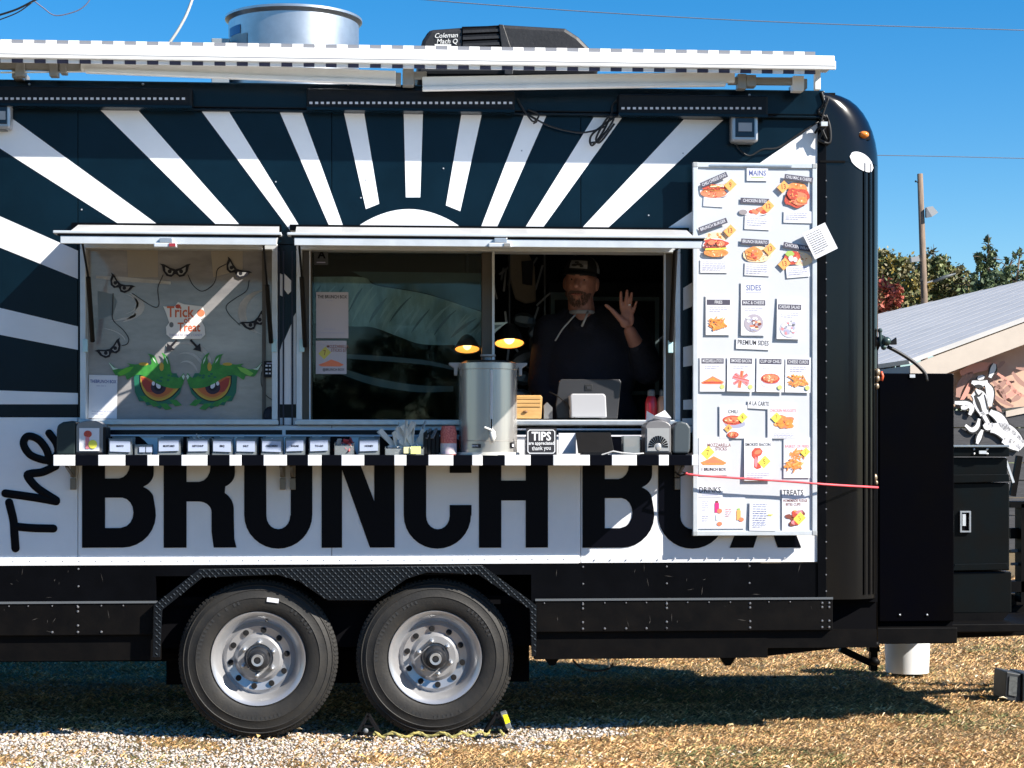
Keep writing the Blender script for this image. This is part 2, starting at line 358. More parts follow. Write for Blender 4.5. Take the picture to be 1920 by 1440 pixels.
def LC(): return [[(127,81),(127,60)]+arcp(63,62,63,64,0,-180,16)+[(0,155)]+arcp(63,157,63,62,180,0,16)+[(127,142),(86,142),(86,155)]+arcp(64,157,22,24,0,180,10)+[(42,62)]+arcp(64,60,22,25,180,360,10)+[(86,81)]]
def LH(): return [[(0,0),(42,0),(42,90),(88,90),(88,0),(130,0),(130,H),(88,H),(88,128),(42,128),(42,H),(0,H)]]
def LO(): return [[(0,155),(0,62)]+arcp(64,62,64,64,180,360,16)+[(128,155)]+arcp(64,157,64,62,0,180,16),
                  [(42,62)]+arcp(64,60,22,25,180,360,10)+[(86,155)]+arcp(64,157,22,24,0,180,10)]
def LX(): return [[(0,0),(45,0),(68,70),(91,0),(136,0),(93,112),(133,H),(90,H),(68,150),(46,H),(3,H),(43,112)]]
for fn, x0 in ((LB,154),(LR,307),(LU,458),(LN,603),(LC,757),(LH,898),(LB,1092),(LO,1234),(LX,1368)):
    z0 = PZ(1027, x0); k = 8.75/F*(1 if x0 < 1000 else 1.01)
    shape2d([[(PX(x0)+a*k, z0+b*k*.985) for a, b in L] for L in fn()], -.0035, .004, 'letter', letterm, T)
for pp in ([(17,942),(25,975),(27,1000),(29,1028)], [(27,987),(60,990),(100,991)][::1], [(10,925),(60,932),(105,940)], [(105,938),(70,915),(52,893),(58,888),(80,885),(104,874)]):
    m = MB(); stroke(m, pp, 15, -.003); build(m, 'letter', letterm, T)
m = MB(); stroke(m, [(92,865),(88,845),(72,824),(52,818),(44,832),(56,852),(80,862),(96,862),(108,850),(106,832),(92,812)], 14, -.004); build(m, 'letter', letterm, T)
# rails, roof, corner
build(MB().box(XL, XR+.02, -.022, .02, ZR+.012, ZT).box(XL, XR+.02, -.03, .0, ZR-.004, ZR+.010), 'top_rail', navy, T, bevel=.006)
build(MB().box(XL, XR+.08, .02, 2.4, ZT-.06, ZT-.002), 'roof', blackr, T)
build(MB().box(XL, XR+.2, 2.36, 2.4, .3, ZT-.062), 'rear_wall', void, T)
build(MB().box(XL, XL+.04, .05, 2.35, .3, ZT-.062), 'end_wall', void, T)
def cornerprof(r, n=10): # plan outline of rounded front corner from the side wall to the front wall
    xr = 2.408
    return [(XR-.004, -.004), (xr-r-.02, -.004)]+[(xr-r+r*math.sin(a), r-.004-r*math.cos(a)) for a in np.linspace(0, PI/2, n)]+[(xr, 2.38)]
mb = MB(); pr = cornerprof(.2); zz = [.62, 2.70]; n = len(pr)
mb.add([(x, y, z) for z in zz for x, y in pr], [(i, i+1, i+1+n, i+n) for i in range(n-1)])
cgl = M('glossy_black_post', (.0025, .003, .0045), .16, spec=.45, bump=.12, bs=2, stretch=(1, 1, .3), c2=(.005, .0045, .004), vs=5)
build(mb, 'front_corner', cgl, T, smooth=True)
for dx in (.105, .145, .185):   # pressed ribs of the corner post
    a = dx*4.6; mb = MB().tube([(2.408-.2+.2*math.sin(a), .2-.006-.202*math.cos(a), z) for z in (.64, 2.70)], .005, 6); build(mb, 'corner_rib', cgl, T, smooth=True)
mb = MB(); prof = []          # rounded top cap: the corner outline shrinks as it rises
for t in np.linspace(0, PI/2, 10): prof.append((math.sin(t), math.cos(t)))
R = .20; rows = []
for sn, cs in prof:
    z = 2.702+(ZT-2.702-.002)*sn; row = []
    for x, y in pr: row.append((max(XR, x-(R*(1-cs) if x > XR+.01 else 0)), y+.012*(1-cs)*0, z))
    rows.append(row)
mb.add([p for r_ in rows for p in r_], [(i+k*n, i+1+k*n, i+1+(k+1)*n, i+(k+1)*n) for k in range(9) for i in range(n-1)])
build(mb, 'corner_cap', cgl, T, smooth=True)
build(MB().box(XR-.002, 2.20, -.012, 0, 2.696, 2.706), 'cap_seam', blackr, T)
build(MB().box(XR-.012, XR+.03, -.009, .004, .62, 2.90), 'corner_trim', black, T, bevel=.002)
# lower trims and skirt
mb = MB()
for k in range(75): mb.ball((XL+.06+k*.075, -.006, .818), .0035, nu=6, nv=4)
build(MB().box(XL, PX(1085), -.006, 0, ZB, .835), 'base_trim', white, T, bevel=.001); build(mb, 'rivets', white, T, kind='stuff')
build(MB().box(XL, PX(292), -.002, .03, .61, ZB-.004).box(PX(996), XR+.02, -.002, .03, .61, ZB-.004).box(PX(292), PX(996), -.002, .03, .745, ZB-.004), 'skirt', black, T)
for a, b in ((XL, PX(296)), (PX(1003), PX(1560))):
    build(MB().box(a, b, -.016, .03, .475, .628), 'side_rail', blackr, T, bevel=.003)
    build(MB().box(a, b, -.021, -.014, .622, .632), 'rail_lip', alup if False else M('scuffed_edge', (.10, .11, .12), .4), T)
for q in ((XL, PX(300), .01, .06, .355, .474), (PX(1003), PX(1440), .01, .06, .345, .474), (PX(1440), PX(1640, .05), .012, .06, .39, .474)): build(MB().box(*q), 'chassis_beam', blackr, T)
build(MB().pprism([(1440,1190),(1640,1190),(1640,1208),(1440,1230)], .065, .12), 'chassis_end', blackr, T)
build(MB().box(XL, 2.38, .10, 2.3, .40, .60), 'floor_frame', void, T)
build(MB().box(-2.2, 2.38, .08, 2.3, .601, .64), 'floor', void, T)
for p in (1035, 1365): build(MB().pprism([(p-22,1222),(p+22,1222),(p+5,1248),(p-5,1248)], .08, .11), 'hanger', blackr, T)
mb = MB()
for px in (147, 1092, 1249, 1405, 1540, 1553):
    for z in (.605, .585, .52, .49): mb.ball((PX(px), -.017, z), .006, .004, .006, 6, 4)
for px in (18, 54, 99, 146, 191, 232, 1020, 1092, 1133, 1173, 1211, 1249, 1288, 1328, 1368, 1440, 1480):
    mb.ball((PX(px), -.017, .611), .004, .004, .004, 6, 4)
    if px % 2: mb.ball((PX(px), -.017, .49), .006, .004, .006, 6, 4)
for px in (147, 1093, 1250, 1405):
    for z in (.78, .70): mb.ball((PX(px), -.003, z), .005, .003, .005, 6, 4)
for k in range(26): mb.ball((PX(1548), -.010, .66+k*.078), .0045, .003, .0045, 6, 4)
build(mb, 'rivet_heads', M('dull_rivet', (.22, .22, .23), .35, met=.6), T, kind='stuff')
mb = MB(); 
for k in range(4):
    for x_, z_ in [(random.uniform(-1.6, 2.0), random.uniform(1.6, 2.8)) for _ in range(9)]:
        if z_ > 2.42 or x_ < A0-.1 or x_ > B1+.1: mb.ball((x_, -.0025, z_), .004, .002, .004, 6, 4)
build(mb, 'wall_rivets', M('painted_rivet', (.30, .32, .36), .5), T, kind='stuff')
# light bars
for a, b, y0, y1, ds in ((-60, 360, 163, 198, 1), (575, 965, 168, 206, 1), (1160, 1440, 178, 216, 0)):
    lb = MB().pbox(a, y0, b, y1, -.085, -.02); o = build(lb, 'light_bar', plast, T, bevel=.006)
    mb = MB(); x = a+8
    while x < b-6:
        c = P(x, y1-13, -.086); mb.box(c[0]-.007, c[0]+.007, -.089, -.084, c[2]-.005, c[2]+.005); x += 10.7
    build(mb, 'led_lenses', M('led_lens', (.62, .62, .66) if ds else (.10, .11, .13), .3), o, kind='stuff')
    build(MB().pbox(a, y1-3, b, y1+2, -.09, -.02), 'bar_lip', navy, o)
# flood lamps
for a, b, c_, d_ in ((-26, 190, 20, 241), (1372, 212, 1422, 266)):
    o = build(MB().pbox(a, b, c_, d_, -.07, -.005), 'flood_lamp', M('lamp_housing', (.42, .43, .45), .3, met=.5), T, bevel=.012)
    build(MB().pbox(a+7, b+9, c_-7, d_-9, -.074, -.069), 'lens', M('lamp_glass', (.015, .022, .035), .08, spec=.4), o, bevel=.002)
    m_ = (a+c_)/2; build(MB().pbox(m_-12, b+18, m_+13, b+34, -.078, -.073), 'reflector', M('lamp_led', (.35, .36, .38), .3), o)
    build(MB().pbox(a+8, d_-8, c_-8, d_+3, -.05, -.01), 'bracket', graypl, o)
# marker lamp and oval sticker
o = build(MB().ball(P(1619, 253, .03), .026, .03, .018, 12, 8), 'marker_lamp', M('amber_lens', (.85, .25, .04), .15, coat=.5), T, smooth='all')
build(MB().pprism([(1600,245),(1632,245),(1632,262),(1600,262)], .035, .08), 'lamp_base', plast, o)
def onpost(px, py):
    x = PX(px, .03); y = -.008 if x < 2.208 else .2-.008-math.sqrt(max(0, .2**2-(x-2.208)**2)); return (min(x, 2.405)+(.004 if x > 2.208 else 0), y, PZ(py, px, .02))
mb = MB(); vs = []; xs_ = np.linspace(-1, 1, 13)
for q in xs_:
    hh = math.sqrt(max(0, 1-q*q)); vs += [onpost(1613+25*q, 304+9*q-16*hh), onpost(1613+25*q, 304+9*q+16*hh)]
mb.add(vs, [(2*i, 2*i+1, 2*i+3, 2*i+2) for i in range(12)]); build(mb, 'oval_sticker', paper, T)
# wires at the corner and along the rail
cable = M('black_cable', (.01, .01, .011), .5)
def wire(pts, w_, Y, name='cable', parent=T, mat=cable):
    q = smooth_path([(a, b, Y if len(pt) < 3 else pt[2]) for pt in pts for a, b in [pt[:2]]], 6)
    return build(MB().tube([P(a, b, c) for a, b, c in q], .0025*w_/2, 6), name, mat, parent, smooth='all')
wire([(970,186),(985,210),(1000,228),(1010,215),(990,205)], 3.5, -.05); wire([(1000,232),(1006,226),(985,213)], 3, -.04)
wire([(985,212),(1030,236),(1080,248),(1110,246),(1138,236)], 3.5, -.03); wire([(1165,182),(1150,195),(1146,215),(1130,248),(1112,272),(1106,265),(1112,250),(1140,228),(1160,215)], 4, -.04)
wire([(1108,268),(1124,262),(1150,225),(1140,220),(1118,258),(1126,266),(1152,232)], 4, -.05)
wire([(1380,268),(1386,280),(1405,292),(1430,280),(1460,276),(1500,250),(1535,228)], 3, -.02)
wire([(1540,172),(1545,195),(1535,210),(1552,225),(1540,250),(1536,262),(1555,268),(1556,240),(1548,215)], 6, -.03)
wire([(1546,200),(1553,185),(1540,230),(1550,262),(1538,240),(1528,250),(1544,225)], 4, -.045)
build(MB().pbox(1540, 228, 1552, 236, -.065, -.03), 'cable_tie', alup, T)
wire([(1299,210),(1320,204),(1300,204)], 1, -.03)
scm = M('scuff_mark', (.05, .045, .04), .7)
for _ in range(46):
    x = random.choice([random.uniform(-1.75, -1.15), random.uniform(.75, 2.05)]); z = random.uniform(.49, .77); L_ = random.uniform(.01, .05); a = random.gauss(1.5, .35) if random.random() < .7 else random.uniform(-.3, .3)
    y = -.0168 if z < .622 else -.0028
    if .600 < z+L_ and z < .64: continue
    d = (math.cos(a)*L_, math.sin(a)*L_); w_ = random.uniform(.0006, .0016); build(MB().add([(x, y, z), (x+d[0]/2-w_*math.sin(a), y, z+d[1]/2+w_), (x+d[0], y, z+d[1]), (x+d[0]/2+w_*math.sin(a), y, z+d[1]/2-w_)], [(0, 1, 2, 3)]), 'scuff', scm, T)
# ------------------------------------------------------------------ awning
aw = build(MB().prism([(0, 0), (1, 0), (1, 1), (0, 1)], 0, 1), 'awning', whitep, T); aw.data.clear_geometry()
x0a, x1a = XL, PX(1565, -.26)
mb = MB().box(x0a, x1a, -.265, -.10, 3.103, 3.150).box(x0a, x1a+.004, -.272, -.262, 3.083, 3.125)
bpy.data.objects.remove(aw); aw = build(mb, 'awning', whitep, T, bevel=.008)
dk = M('awning_dark_stripe', (.05, .05, .09), .7); lg = M('awning_grey_stripe', (.22, .23, .26), .7); wf = M('awning_white_fabric', (.8, .8, .8), .7)
x = x0a; i = 0
while x < x1a-.12:
    build(MB().box(x, x+.0485, -.256, -.12, 3.151, 3.168), 'fabric_stripe', lg if i % 2 else wf, aw)
    build(MB().box(x, x+.0485, -.255, -.245, 3.066, 3.0825), 'fabric_stripe', dk if i % 2 else wf, aw)
    x += .05; i += 1
build(MB().box(x0a, x1a, -.2725, -.268, 3.098, 3.102), 'seam', lg, aw)
build(MB().tube([(x0a, -.06, 3.128), (x1a-.1, -.06, 3.128)], .02, 14), 'roller_tube', whitep, aw, smooth=True)
grm = M('grey_awning_metal', (.28, .27, .25), .4, met=.3)
for a, b, c_, d_ in ((-60, 122, 165, 127), (755, 142, 800, 142), (1365, 152, 1500, 153)): build(MB().obox(P(a, b, -.12), P(c_, d_, -.12), .03, .034), 'pivot_bar', grm, aw, bevel=.003)
build(MB().obox(P(152, 122, -.15), P(742, 144, -.15), .03, .05).obox(P(160, 133, -.155), P(742, 156, -.155), .035, .02), 'folding_arm', whitep, aw, bevel=.004)
build(MB().obox(P(792, 155, -.15), P(1377, 145, -.15), .03, .05).obox(P(792, 167, -.155), P(1360, 158, -.155), .035, .018), 'folding_arm', whitep, aw, bevel=.004)
for a, b, c_, d_ in ((28, 114, 46, 142), (92, 115, 108, 142), (112, 114, 124, 137), (755, 128, 776, 160), (742, 136, 752, 158), (1384, 138, 1400, 166), (1400, 140, 1418, 162), (1487, 142, 1508, 170)):
    build(MB().pbox(a, b, c_, d_, -.15, -.09), 'bracket', grm if a < 1480 else whitep, aw, bevel=.003)
build(MB().pbox(1528, 130, 1539, 168, -.2, -.17), 'end_bracket', whitep, aw, bevel=.003)
build(MB().obox(P(180, 134, -.13), P(1, 136, -.13), .01, .006), 'guide', whitep, aw)
for px in (55, 268, 653, 1405): build(MB().ball(P(px, 158 if px < 900 else 178, -.03), .006), 'rail_bolt', alu, T)
# awning posts down to the roof
for px in (40, 770, 1495): build(MB().box(PX(px)-.02, PX(px)+.02, -.12, .1, ZT-.01, 3.07), 'awning_foot', grm, T)
# ------------------------------------------------------------------ roof vent and air conditioner
vx = PX(551, .9); c = (vx, .9, 0); r0 = (PX(674, .9)-PX(430, .9))/2
zt = PZ(37, 551, .9); o = build(MB().lathe([(r0, 3.03), (r0, zt-.03), (r0+.018, zt-.012), (r0+.018, zt), (r0-.004, zt-.003), (r0-.01, 3.04)], c, n=64), 'exhaust_fan', galv, T, smooth=True)
build(MB().lathe([(r0+.004, 3.03), (r0+.02, 3.03), (r0+.02, 3.11), (r0+.004, 3.12)], c, n=64), 'flange', galv, o, smooth=True)
def onvent(a0, a1, z0, z1, mat, nm):
    mb = MB(); rr = r0+.003; k = 8
    mb.add([(vx+rr*math.cos(a), .9+rr*math.sin(a), z) for z in (z0, z1) for a in np.linspace(a0, a1, k)], [(i, i+1, i+1+k, i+k) for i in range(k-1)]); build(mb, nm, mat, o)
onvent(PI*1.10, PI*1.22, zt-.12, zt-.075, M('blue_label', (.02, .18, .45), .4), 'maker_label'); onvent(PI*1.09, PI*1.27, zt-.235, zt-.125, M('faded_label', (.34, .42, .44), .5), 'rating_label')
build(MB().box(vx-r0-.07, vx-r0+.02, .7, .85, 3.03, PZ(72, 430, .7)), 'switch_box', M('switch_box_grey', (.35, .38, .38), .4, met=.4), o, bevel=.004)
acY = .55
acp = [(782,112),(792,75),(805,55),(940,45),(1060,52),(1085,68),(1122,105),(1122,140),(782,140)]
acm = M('air_conditioner_shell', (.022, .022, .024), .5, var=.35, vs=14, bump=.1, bs=60)
ac = build(MB().pprism(acp, acY, acY+.7), 'air_conditioner', acm, T, bevel=.02)
for k in range(5): build(MB().pprism([(868,54+k*12),(934,51+k*12),(937,56+k*12),(868,59+k*12)], acY-.006, acY+.01), 'grille_slat', plast, ac)
build(MB().pprism([(866,50),(936,48),(942,118),(866,118)], acY-.002, acY+.01), 'grille', void, ac)
for k in range(5): build(MB().pprism([(868,57+k*12.5),(936,54+k*12.5),(938,59+k*12.5),(868,62+k*12.5)], acY-.010, acY-.003), 'grille_slat', acm, ac)
build(MB().pprism([(935,45),(944,46),(962,100),(962,140),(946,140)], acY-.016, acY+.02), 'shroud_rib', acm, ac, bevel=.004)
mb = MB(); textmb(mb, 'Coleman', PX(836, acY), acY-.004, PZ(67, 836, acY), .034, 3, .004, .95, .3); textmb(mb, 'Mach Q', PX(838, acY), acY-.004, PZ(78, 838, acY), .034, 1, .006, .95, .2)
mb.pbox(815, 83, 846, 86, acY-.004, acY); build(mb, 'lettering', M('white_print', (.75, .75, .73), .5), ac)
# ------------------------------------------------------------------ window frames
def frame(x0, x1, z0, z1, w_, y0, y1, mat, name, parent, **k):
    return build(MB().box(x0, x1, y0, y1, z1-w_, z1).box(x0, x1, y0, y1, z0, z0+w_).box(x0, x0+w_, y0, y1, z0+w_, z1-w_).box(x1-w_, x1, y0, y1, z0+w_, z1-w_), name, mat, parent, **k)
wfA = frame(A0, A1, ZWB, ZWT, .026, -.03, .10, alup, 'window_frame', T, bevel=.003)
wfB = frame(B0, B1, ZWB, ZWT, .026, -.03, .10, alup, 'window_frame', T, bevel=.003)
whl = M('white_pinstripe', (.75, .74, .80), .45)
for (x0, x1), fr in (((A0, A1), wfA), ((B0, B1), wfB)):
    z = ZWB
    build(MB().box(x0-.03, x1+.0, -.012, -.001, z-.022, z-.014), 'pinstripe', whl, T)
    build(MB().box(x0-.05, x1+.02, -.004, -.001, z-.044, z-.0225), 'pinstripe', navy, T)
    build(MB().box(x0-.055, x1+.03, -.010, -.001, z-.052, z-.0445), 'pinstripe', whl, T)
    build(MB().box(x0-.005, x1+.005, -.036, -.031, z+.004, z+.020), 'sill_track', alu, fr)
for px in (166, 514, 566, 1257):   # pale latch plates on the jambs
    c = P(px if px != 166 else 160, 648 if px < 1000 else 650, -.035); build(MB().box(c[0]-.012, c[0]+.012, -.042, -.03, c[2]-.03, c[2]+.03), 'latch_plate', M('pale_blue_latch', (.45, .68, .72), .4), wfA if px < 540 else wfB, bevel=.003)
for a in (523.5, 531.5, 548, 1277): build(MB().box(PX(a)-.0035, PX(a)+.0035, -.008, -.001, ZWB, ZWT-.03), 'pinstripe', M('dark_groove', (.01, .012, .03), .4), T)
# left window: grey screen behind the pane
m = M('grey_window_screen', (.37, .355, .35), .35, c2=(.17, .16, .165), vs=1.8, coat=1, stretch=(.8, 1, 2.2), bump=.015, bs=2)
build(MB().box(A0+.026, A1-.026, .045, .05, ZWB+.026, ZWT-.026), 'window_screen', m, wfA)
build(MB().box(A1-.075, A1-.058, .03, .044, ZWB+.026, ZWT-.026), 'sash_bar', M('bronze_sash', (.09, .075, .06), .4), wfA)
# reflections in the left pane, painted on as pale, blue and warm shapes
swm = M('pane_reflection_pale', (.52, .51, .49), .4, c2=(.36, .35, .34), vs=9); swb = M('pane_reflection_blue', (.17, .21, .23), .4)
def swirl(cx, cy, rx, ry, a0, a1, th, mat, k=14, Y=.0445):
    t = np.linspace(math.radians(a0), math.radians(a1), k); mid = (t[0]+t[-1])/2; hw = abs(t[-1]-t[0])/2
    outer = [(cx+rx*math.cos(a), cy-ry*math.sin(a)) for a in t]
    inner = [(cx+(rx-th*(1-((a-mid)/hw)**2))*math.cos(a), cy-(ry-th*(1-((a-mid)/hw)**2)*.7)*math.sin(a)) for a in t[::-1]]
    build(MB().pprism(outer+inner[1:-1], Y-.0006, Y), 'painted_reflection', mat, wfA)
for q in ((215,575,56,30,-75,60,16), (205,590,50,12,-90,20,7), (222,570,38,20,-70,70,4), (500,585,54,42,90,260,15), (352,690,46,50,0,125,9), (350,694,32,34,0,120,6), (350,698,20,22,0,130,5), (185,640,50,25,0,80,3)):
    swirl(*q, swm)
build(MB().pprism([(183,545),(212,552),(220,565),(212,590),(184,600)], .0442, .0448), 'painted_reflection', swb, wfA)
build(MB().pprism([(180,517),(230,519),(320,528),(320,533),(240,528),(180,522)], .0442, .0448), 'painted_reflection', swm, wfA)
for q in ([(238,462),(296,462),(296,520),(240,520)], [(395,466),(455,466),(455,505),(400,520)]): build(MB().pprism(q, .0436, .0440), 'painted_reflection', M('pane_reflection_warm', (.34, .30, .25), .5), wfA)
# right window: fixed dark pane, centre stile, open half
gl = bpy.data.materials.new('tinted_pane'); gl.use_nodes = True; gn = gl.node_tree; gn.nodes.clear()
gt = gn.nodes.new('ShaderNodeBsdfTransparent'); gt.inputs[0].default_value = (.80, .86, .87, 1); gg = gn.nodes.new('ShaderNodeBsdfGlossy'); gg.inputs['Roughness'].default_value = .03; gg.inputs[0].default_value = (.8, .9, .9, 1)
gf = gn.nodes.new('ShaderNodeFresnel'); gf.inputs[0].default_value = 1.33; gm_ = gn.nodes.new('ShaderNodeMixShader'); go = gn.nodes.new('ShaderNodeOutputMaterial')
gw = gn.nodes.new('ShaderNodeTexNoise'); gw.inputs['Scale'].default_value = 1.3; gb = gn.nodes.new('ShaderNodeBump'); gb.inputs['Strength'].default_value = .25; gb.inputs['Distance'].default_value = .02
gn.links.new(gw.outputs[0], gb.inputs['Height']); gn.links.new(gb.outputs[0], gg.inputs['Normal'])
gn.links.new(gf.outputs[0], gm_.inputs[0]); gn.links.new(gt.outputs[0], gm_.inputs[1]); gn.links.new(gg.outputs[0], gm_.inputs[2]); gn.links.new(gm_.outputs[0], go.inputs[0])
bz = M('bronze_frame', (.085, .072, .058), .38, met=.3)
build(MB().box(PX(585, .06), PX(905, .06), .06, .066, ZWB+.026, ZWT-.03), 'window_pane', gl, wfB)
for a, b in ((566, 585), (903, 922)): build(MB().box(PX(a, .04), PX(b, .04), .02, .09, ZWB+.026, ZWT-.026), 'sash', bz, wfB, bevel=.003)
build(MB().box(PX(922, .03), PX(926.5, .03), .0, .09, ZWB+.026, ZWT-.026).box(PX(580, .03), PX(582.5, .03), .01, .03, ZWB+.026, ZWT-.026), 'sash_trim', alup, wfB)
build(MB().box(PX(1244, .04), PX(1247, .04), .02, .05, ZWB+.026, ZWT-.026), 'sash_trim', alup, wfB)
build(MB().box(PX(1248, .03), PX(1262, .03), .02, .09, ZWB+.026, ZWT-.026), 'sash', bz, wfB)
# added sheet and bands, coloured to imitate the dark pane's wavy reflection
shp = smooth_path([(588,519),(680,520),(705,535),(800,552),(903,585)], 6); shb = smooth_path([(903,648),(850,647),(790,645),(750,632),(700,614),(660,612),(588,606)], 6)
sm = M('grey_green_reflection', (.16, .22, .20), .6, spec=.2, c2=(.46, .56, .50), vs=3.5, stretch=(3, 1, .9), bump=.2, bs=6)
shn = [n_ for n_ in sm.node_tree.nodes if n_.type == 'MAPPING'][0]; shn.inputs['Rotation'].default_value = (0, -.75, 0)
build(MB().pprism(shp+shb, .0785, .0798), 'reflection_sheet', sm, wfB)
build(MB().pprism([(660,509),(903,512),(903,583),(800,550),(706,533)], .0806, .0817), 'green_reflection', M('dull_green_reflection', (.06, .11, .11), .5, var=.3), wfB)
build(MB().pprism(smooth_path([(650,664),(720,668),(800,676),(860,690)], 4)+smooth_path([(860,696),(800,684),(700,676),(650,672)], 4), .0806, .0817), 'green_reflection', M('dull_green_reflection2', (.12, .15, .15), .5, var=.3), wfB)
build(MB().pprism(smooth_path([(640,690),(700,708),(780,722),(850,724)], 4)+smooth_path([(850,734),(780,735),(700,722),(640,702)], 4), .0806, .0817), 'green_reflection', M('dull_green_reflection3', (.12, .16, .15), .5, var=.3), wfB)
fdm = M('reflection_streak', (.42, .50, .44), .5); fdd = M('reflection_streak_dark', (.10, .14, .13), .5)  # light and dark streaks of the painted reflection
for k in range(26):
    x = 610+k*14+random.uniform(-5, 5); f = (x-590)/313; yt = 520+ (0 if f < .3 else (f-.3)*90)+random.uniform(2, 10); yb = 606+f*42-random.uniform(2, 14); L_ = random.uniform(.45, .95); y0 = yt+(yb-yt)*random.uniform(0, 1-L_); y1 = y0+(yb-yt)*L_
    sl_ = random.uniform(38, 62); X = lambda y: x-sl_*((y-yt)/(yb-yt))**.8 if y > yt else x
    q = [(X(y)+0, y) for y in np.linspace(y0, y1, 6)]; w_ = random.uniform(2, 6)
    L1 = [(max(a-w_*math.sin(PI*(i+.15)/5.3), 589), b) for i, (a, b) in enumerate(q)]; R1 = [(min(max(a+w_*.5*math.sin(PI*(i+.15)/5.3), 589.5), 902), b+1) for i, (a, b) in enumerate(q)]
    build(MB().pprism(L1+R1[::-1], .0770+.00005*k, .0783), 'reflection_streak', fdm if k % 3 else fdd, wfB)
# ------------------------------------------------------------------ hatch flaps
YF, ZF = -.80, 2.205
def flap(xw0, xw1, pf0, pf1):
    xf0, xf1 = PX(pf0, YF), PX(pf1, YF); z1, z0 = 2.372, ZF+.012
    v = [(xw0, -.01, z1), (xw1, -.01, z1), (xf1, YF, z0+.0), (xf0, YF, z0+.0)]; v2 = [(a, b, c-.022) for a, b, c in v]
    o = build(MB().add(v+v2, [(0, 3, 2, 1), (4, 5, 6, 7), (0, 1, 5, 4), (1, 2, 6, 5), (2, 3, 7, 6), (3, 0, 4, 7)]), 'hatch_flap', M('hatch_top', (.80, .80, .80), .32, met=.4, var=.05, vs=5, bump=.05, bs=5), T)
    build(MB().box(xf0, xf1, YF-.012, YF, PZ(461, 700, YF-.012), PZ(446.5, 700, YF-.012)), 'front_edge', alup, o, bevel=.002)
    build(MB().box(xf0-.012, xf1+.012, YF-.016, YF+.02, PZ(445.5, 700, YF-.012), PZ(443, 700, YF-.012)), 'edge_lip', void, o)
    build(MB().box(xf0-.03, xf1+.02, YF-.018, YF+.05, PZ(442.5, 700, YF-.012), PZ(437, 700, YF-.012)), 'drip_rail', alup, o, bevel=.003)
    build(MB().box(xw0-.03, xw1+.01, -.03, -.002, 2.352, 2.378), 'hinge_strip', black, o)
    return o
f1 = flap(PX(148), PX(524), 114, 519); f2 = flap(PX(556), PX(1286), 552, 1314)
for pc, f in ((311, f1), (939, f2)):
    build(MB().pbox(pc-23, 455, pc+20, 463.5, YF-.03, YF+.02), 'latch', alup, f, bevel=.004)
    build(MB().pbox(pc-12, 446, pc+12, 455, YF-.028, YF), 'latch_plate', alu, f, bevel=.002)
    build(MB().pbox(pc+6, 456, pc+18, 462, YF-.034, YF-.028), 'indicator', M('red_latch', (.3, .03, .04), .4) if f is f1 else grm, f)
for px, py0, py1, f in ((173, 520, 640, f1), (508, 535, 642, f1), (572, 520, 650, f2), (1259, 470, 640, f2)):
    x = PX(px, -.05)
    s_ = build(MB().tube([(x, -.04, PZ(py1, px, -.04)), (x-.008*(1 if px > 400 else -1), -.22, PZ(py0, px, -.22))], .011, 8), 'gas_strut', plast, f, smooth=True)
    build(MB().tube([(x-.008*(1 if px > 400 else -1), -.22, PZ(py0, px, -.22)), (x-.012*(1 if px > 400 else -1), -.42, 2.25)], .005, 8), 'strut_rod', plast, s_, smooth=True)
# ------------------------------------------------------------------ serving shelf
YS = -.285; zs1 = PZ(853, 700, YS); zs0 = PZ(873, 700, YS)
sx0, sx1 = PX(100, YS), PX(1309, YS)
sh = build(MB().box(sx0, sx1-.02, YS+.012, 0.0, zs0+.004, zs1-.002), 'serving_shelf', black, T, bevel=.002)
segs = [(100,141,1),(141,184,0),(184,235,1),(235,276,0),(276,298,1),(298,340,0),(340,389,1),(389,430,0),(430,453,1),(453,494,0),(494,538,1),(538,577,0),(577,603,1),(603,640,0),(640,683,1),(683,739,0),(739,762,1),(762,803,0),(803,850,1),(850,885,0),(885,905,1),(905,946,0),(946,995,1),(995,1037,0),(1037,1106,1),(1106,1147,0),(1147,1194,1),(1194,1235,0),(1235,1254,1),(1254,1297,0),(1297,1309,1)]
for a, b, c_ in segs:
    build(MB().box(PX(a, YS)+.0004, PX(b, YS)-.0004, YS-.002, YS+.012, zs0, zs1), 'shelf_edge_block', white if c_ else letterm, sh, bevel=.002)
for px in (137, 530, 549, 1270):
    x = PX(px, -.02); br = M('bracket_metal', (.20, .18, .15), .4, met=.5)
    build(MB().box(x-.012, x+.012, -.022, -.002, PZ(895, px), zs0).box(x-.013, x+.013, -.026, -.002, PZ(918, px), PZ(896.5, px)), 'shelf_bracket', br, sh, bevel=.002)
    build(MB().obox((x, -.02, PZ(893, px)), (x, -.2, zs0-.004), .012, .008), 'support_arm', br, sh)
# ------------------------------------------------------------------ fender and wheels
outer = [(286,1233),(288,1134),(372,1068),(905,1061),(1007,1136),(1006,1231),(997,1231),(993,1142),(896,1077),(800,1074),(762,1086),(722,1114),(703,1126),(615,1126),(598,1116),(560,1090),(520,1078),(380,1083),(304,1144),(300,1233)]
fd = build(MB().pprism(outer, -.055, -.045), 'fender', M('treadplate_black', (.006, .008, .011), .3, met=.1, spec=.3, bump=.2, bs=30), T, bevel=.003)
edge = outer[:6]; mb = MB()
for (a, b), (c_, d_) in zip(edge[:-1], edge[1:]):
    p, q = P(a, b, -.055), P(c_, d_, -.055); mb.add([(p[0], -.056, p[2]), (q[0], -.056, q[2]), (q[0], .0, q[2]), (p[0], .0, p[2])], [(0, 1, 2, 3)])
build(mb, 'fender_top', M('worn_treadplate', (.05, .055, .06), .28, met=.5), fd)
mb = MB()
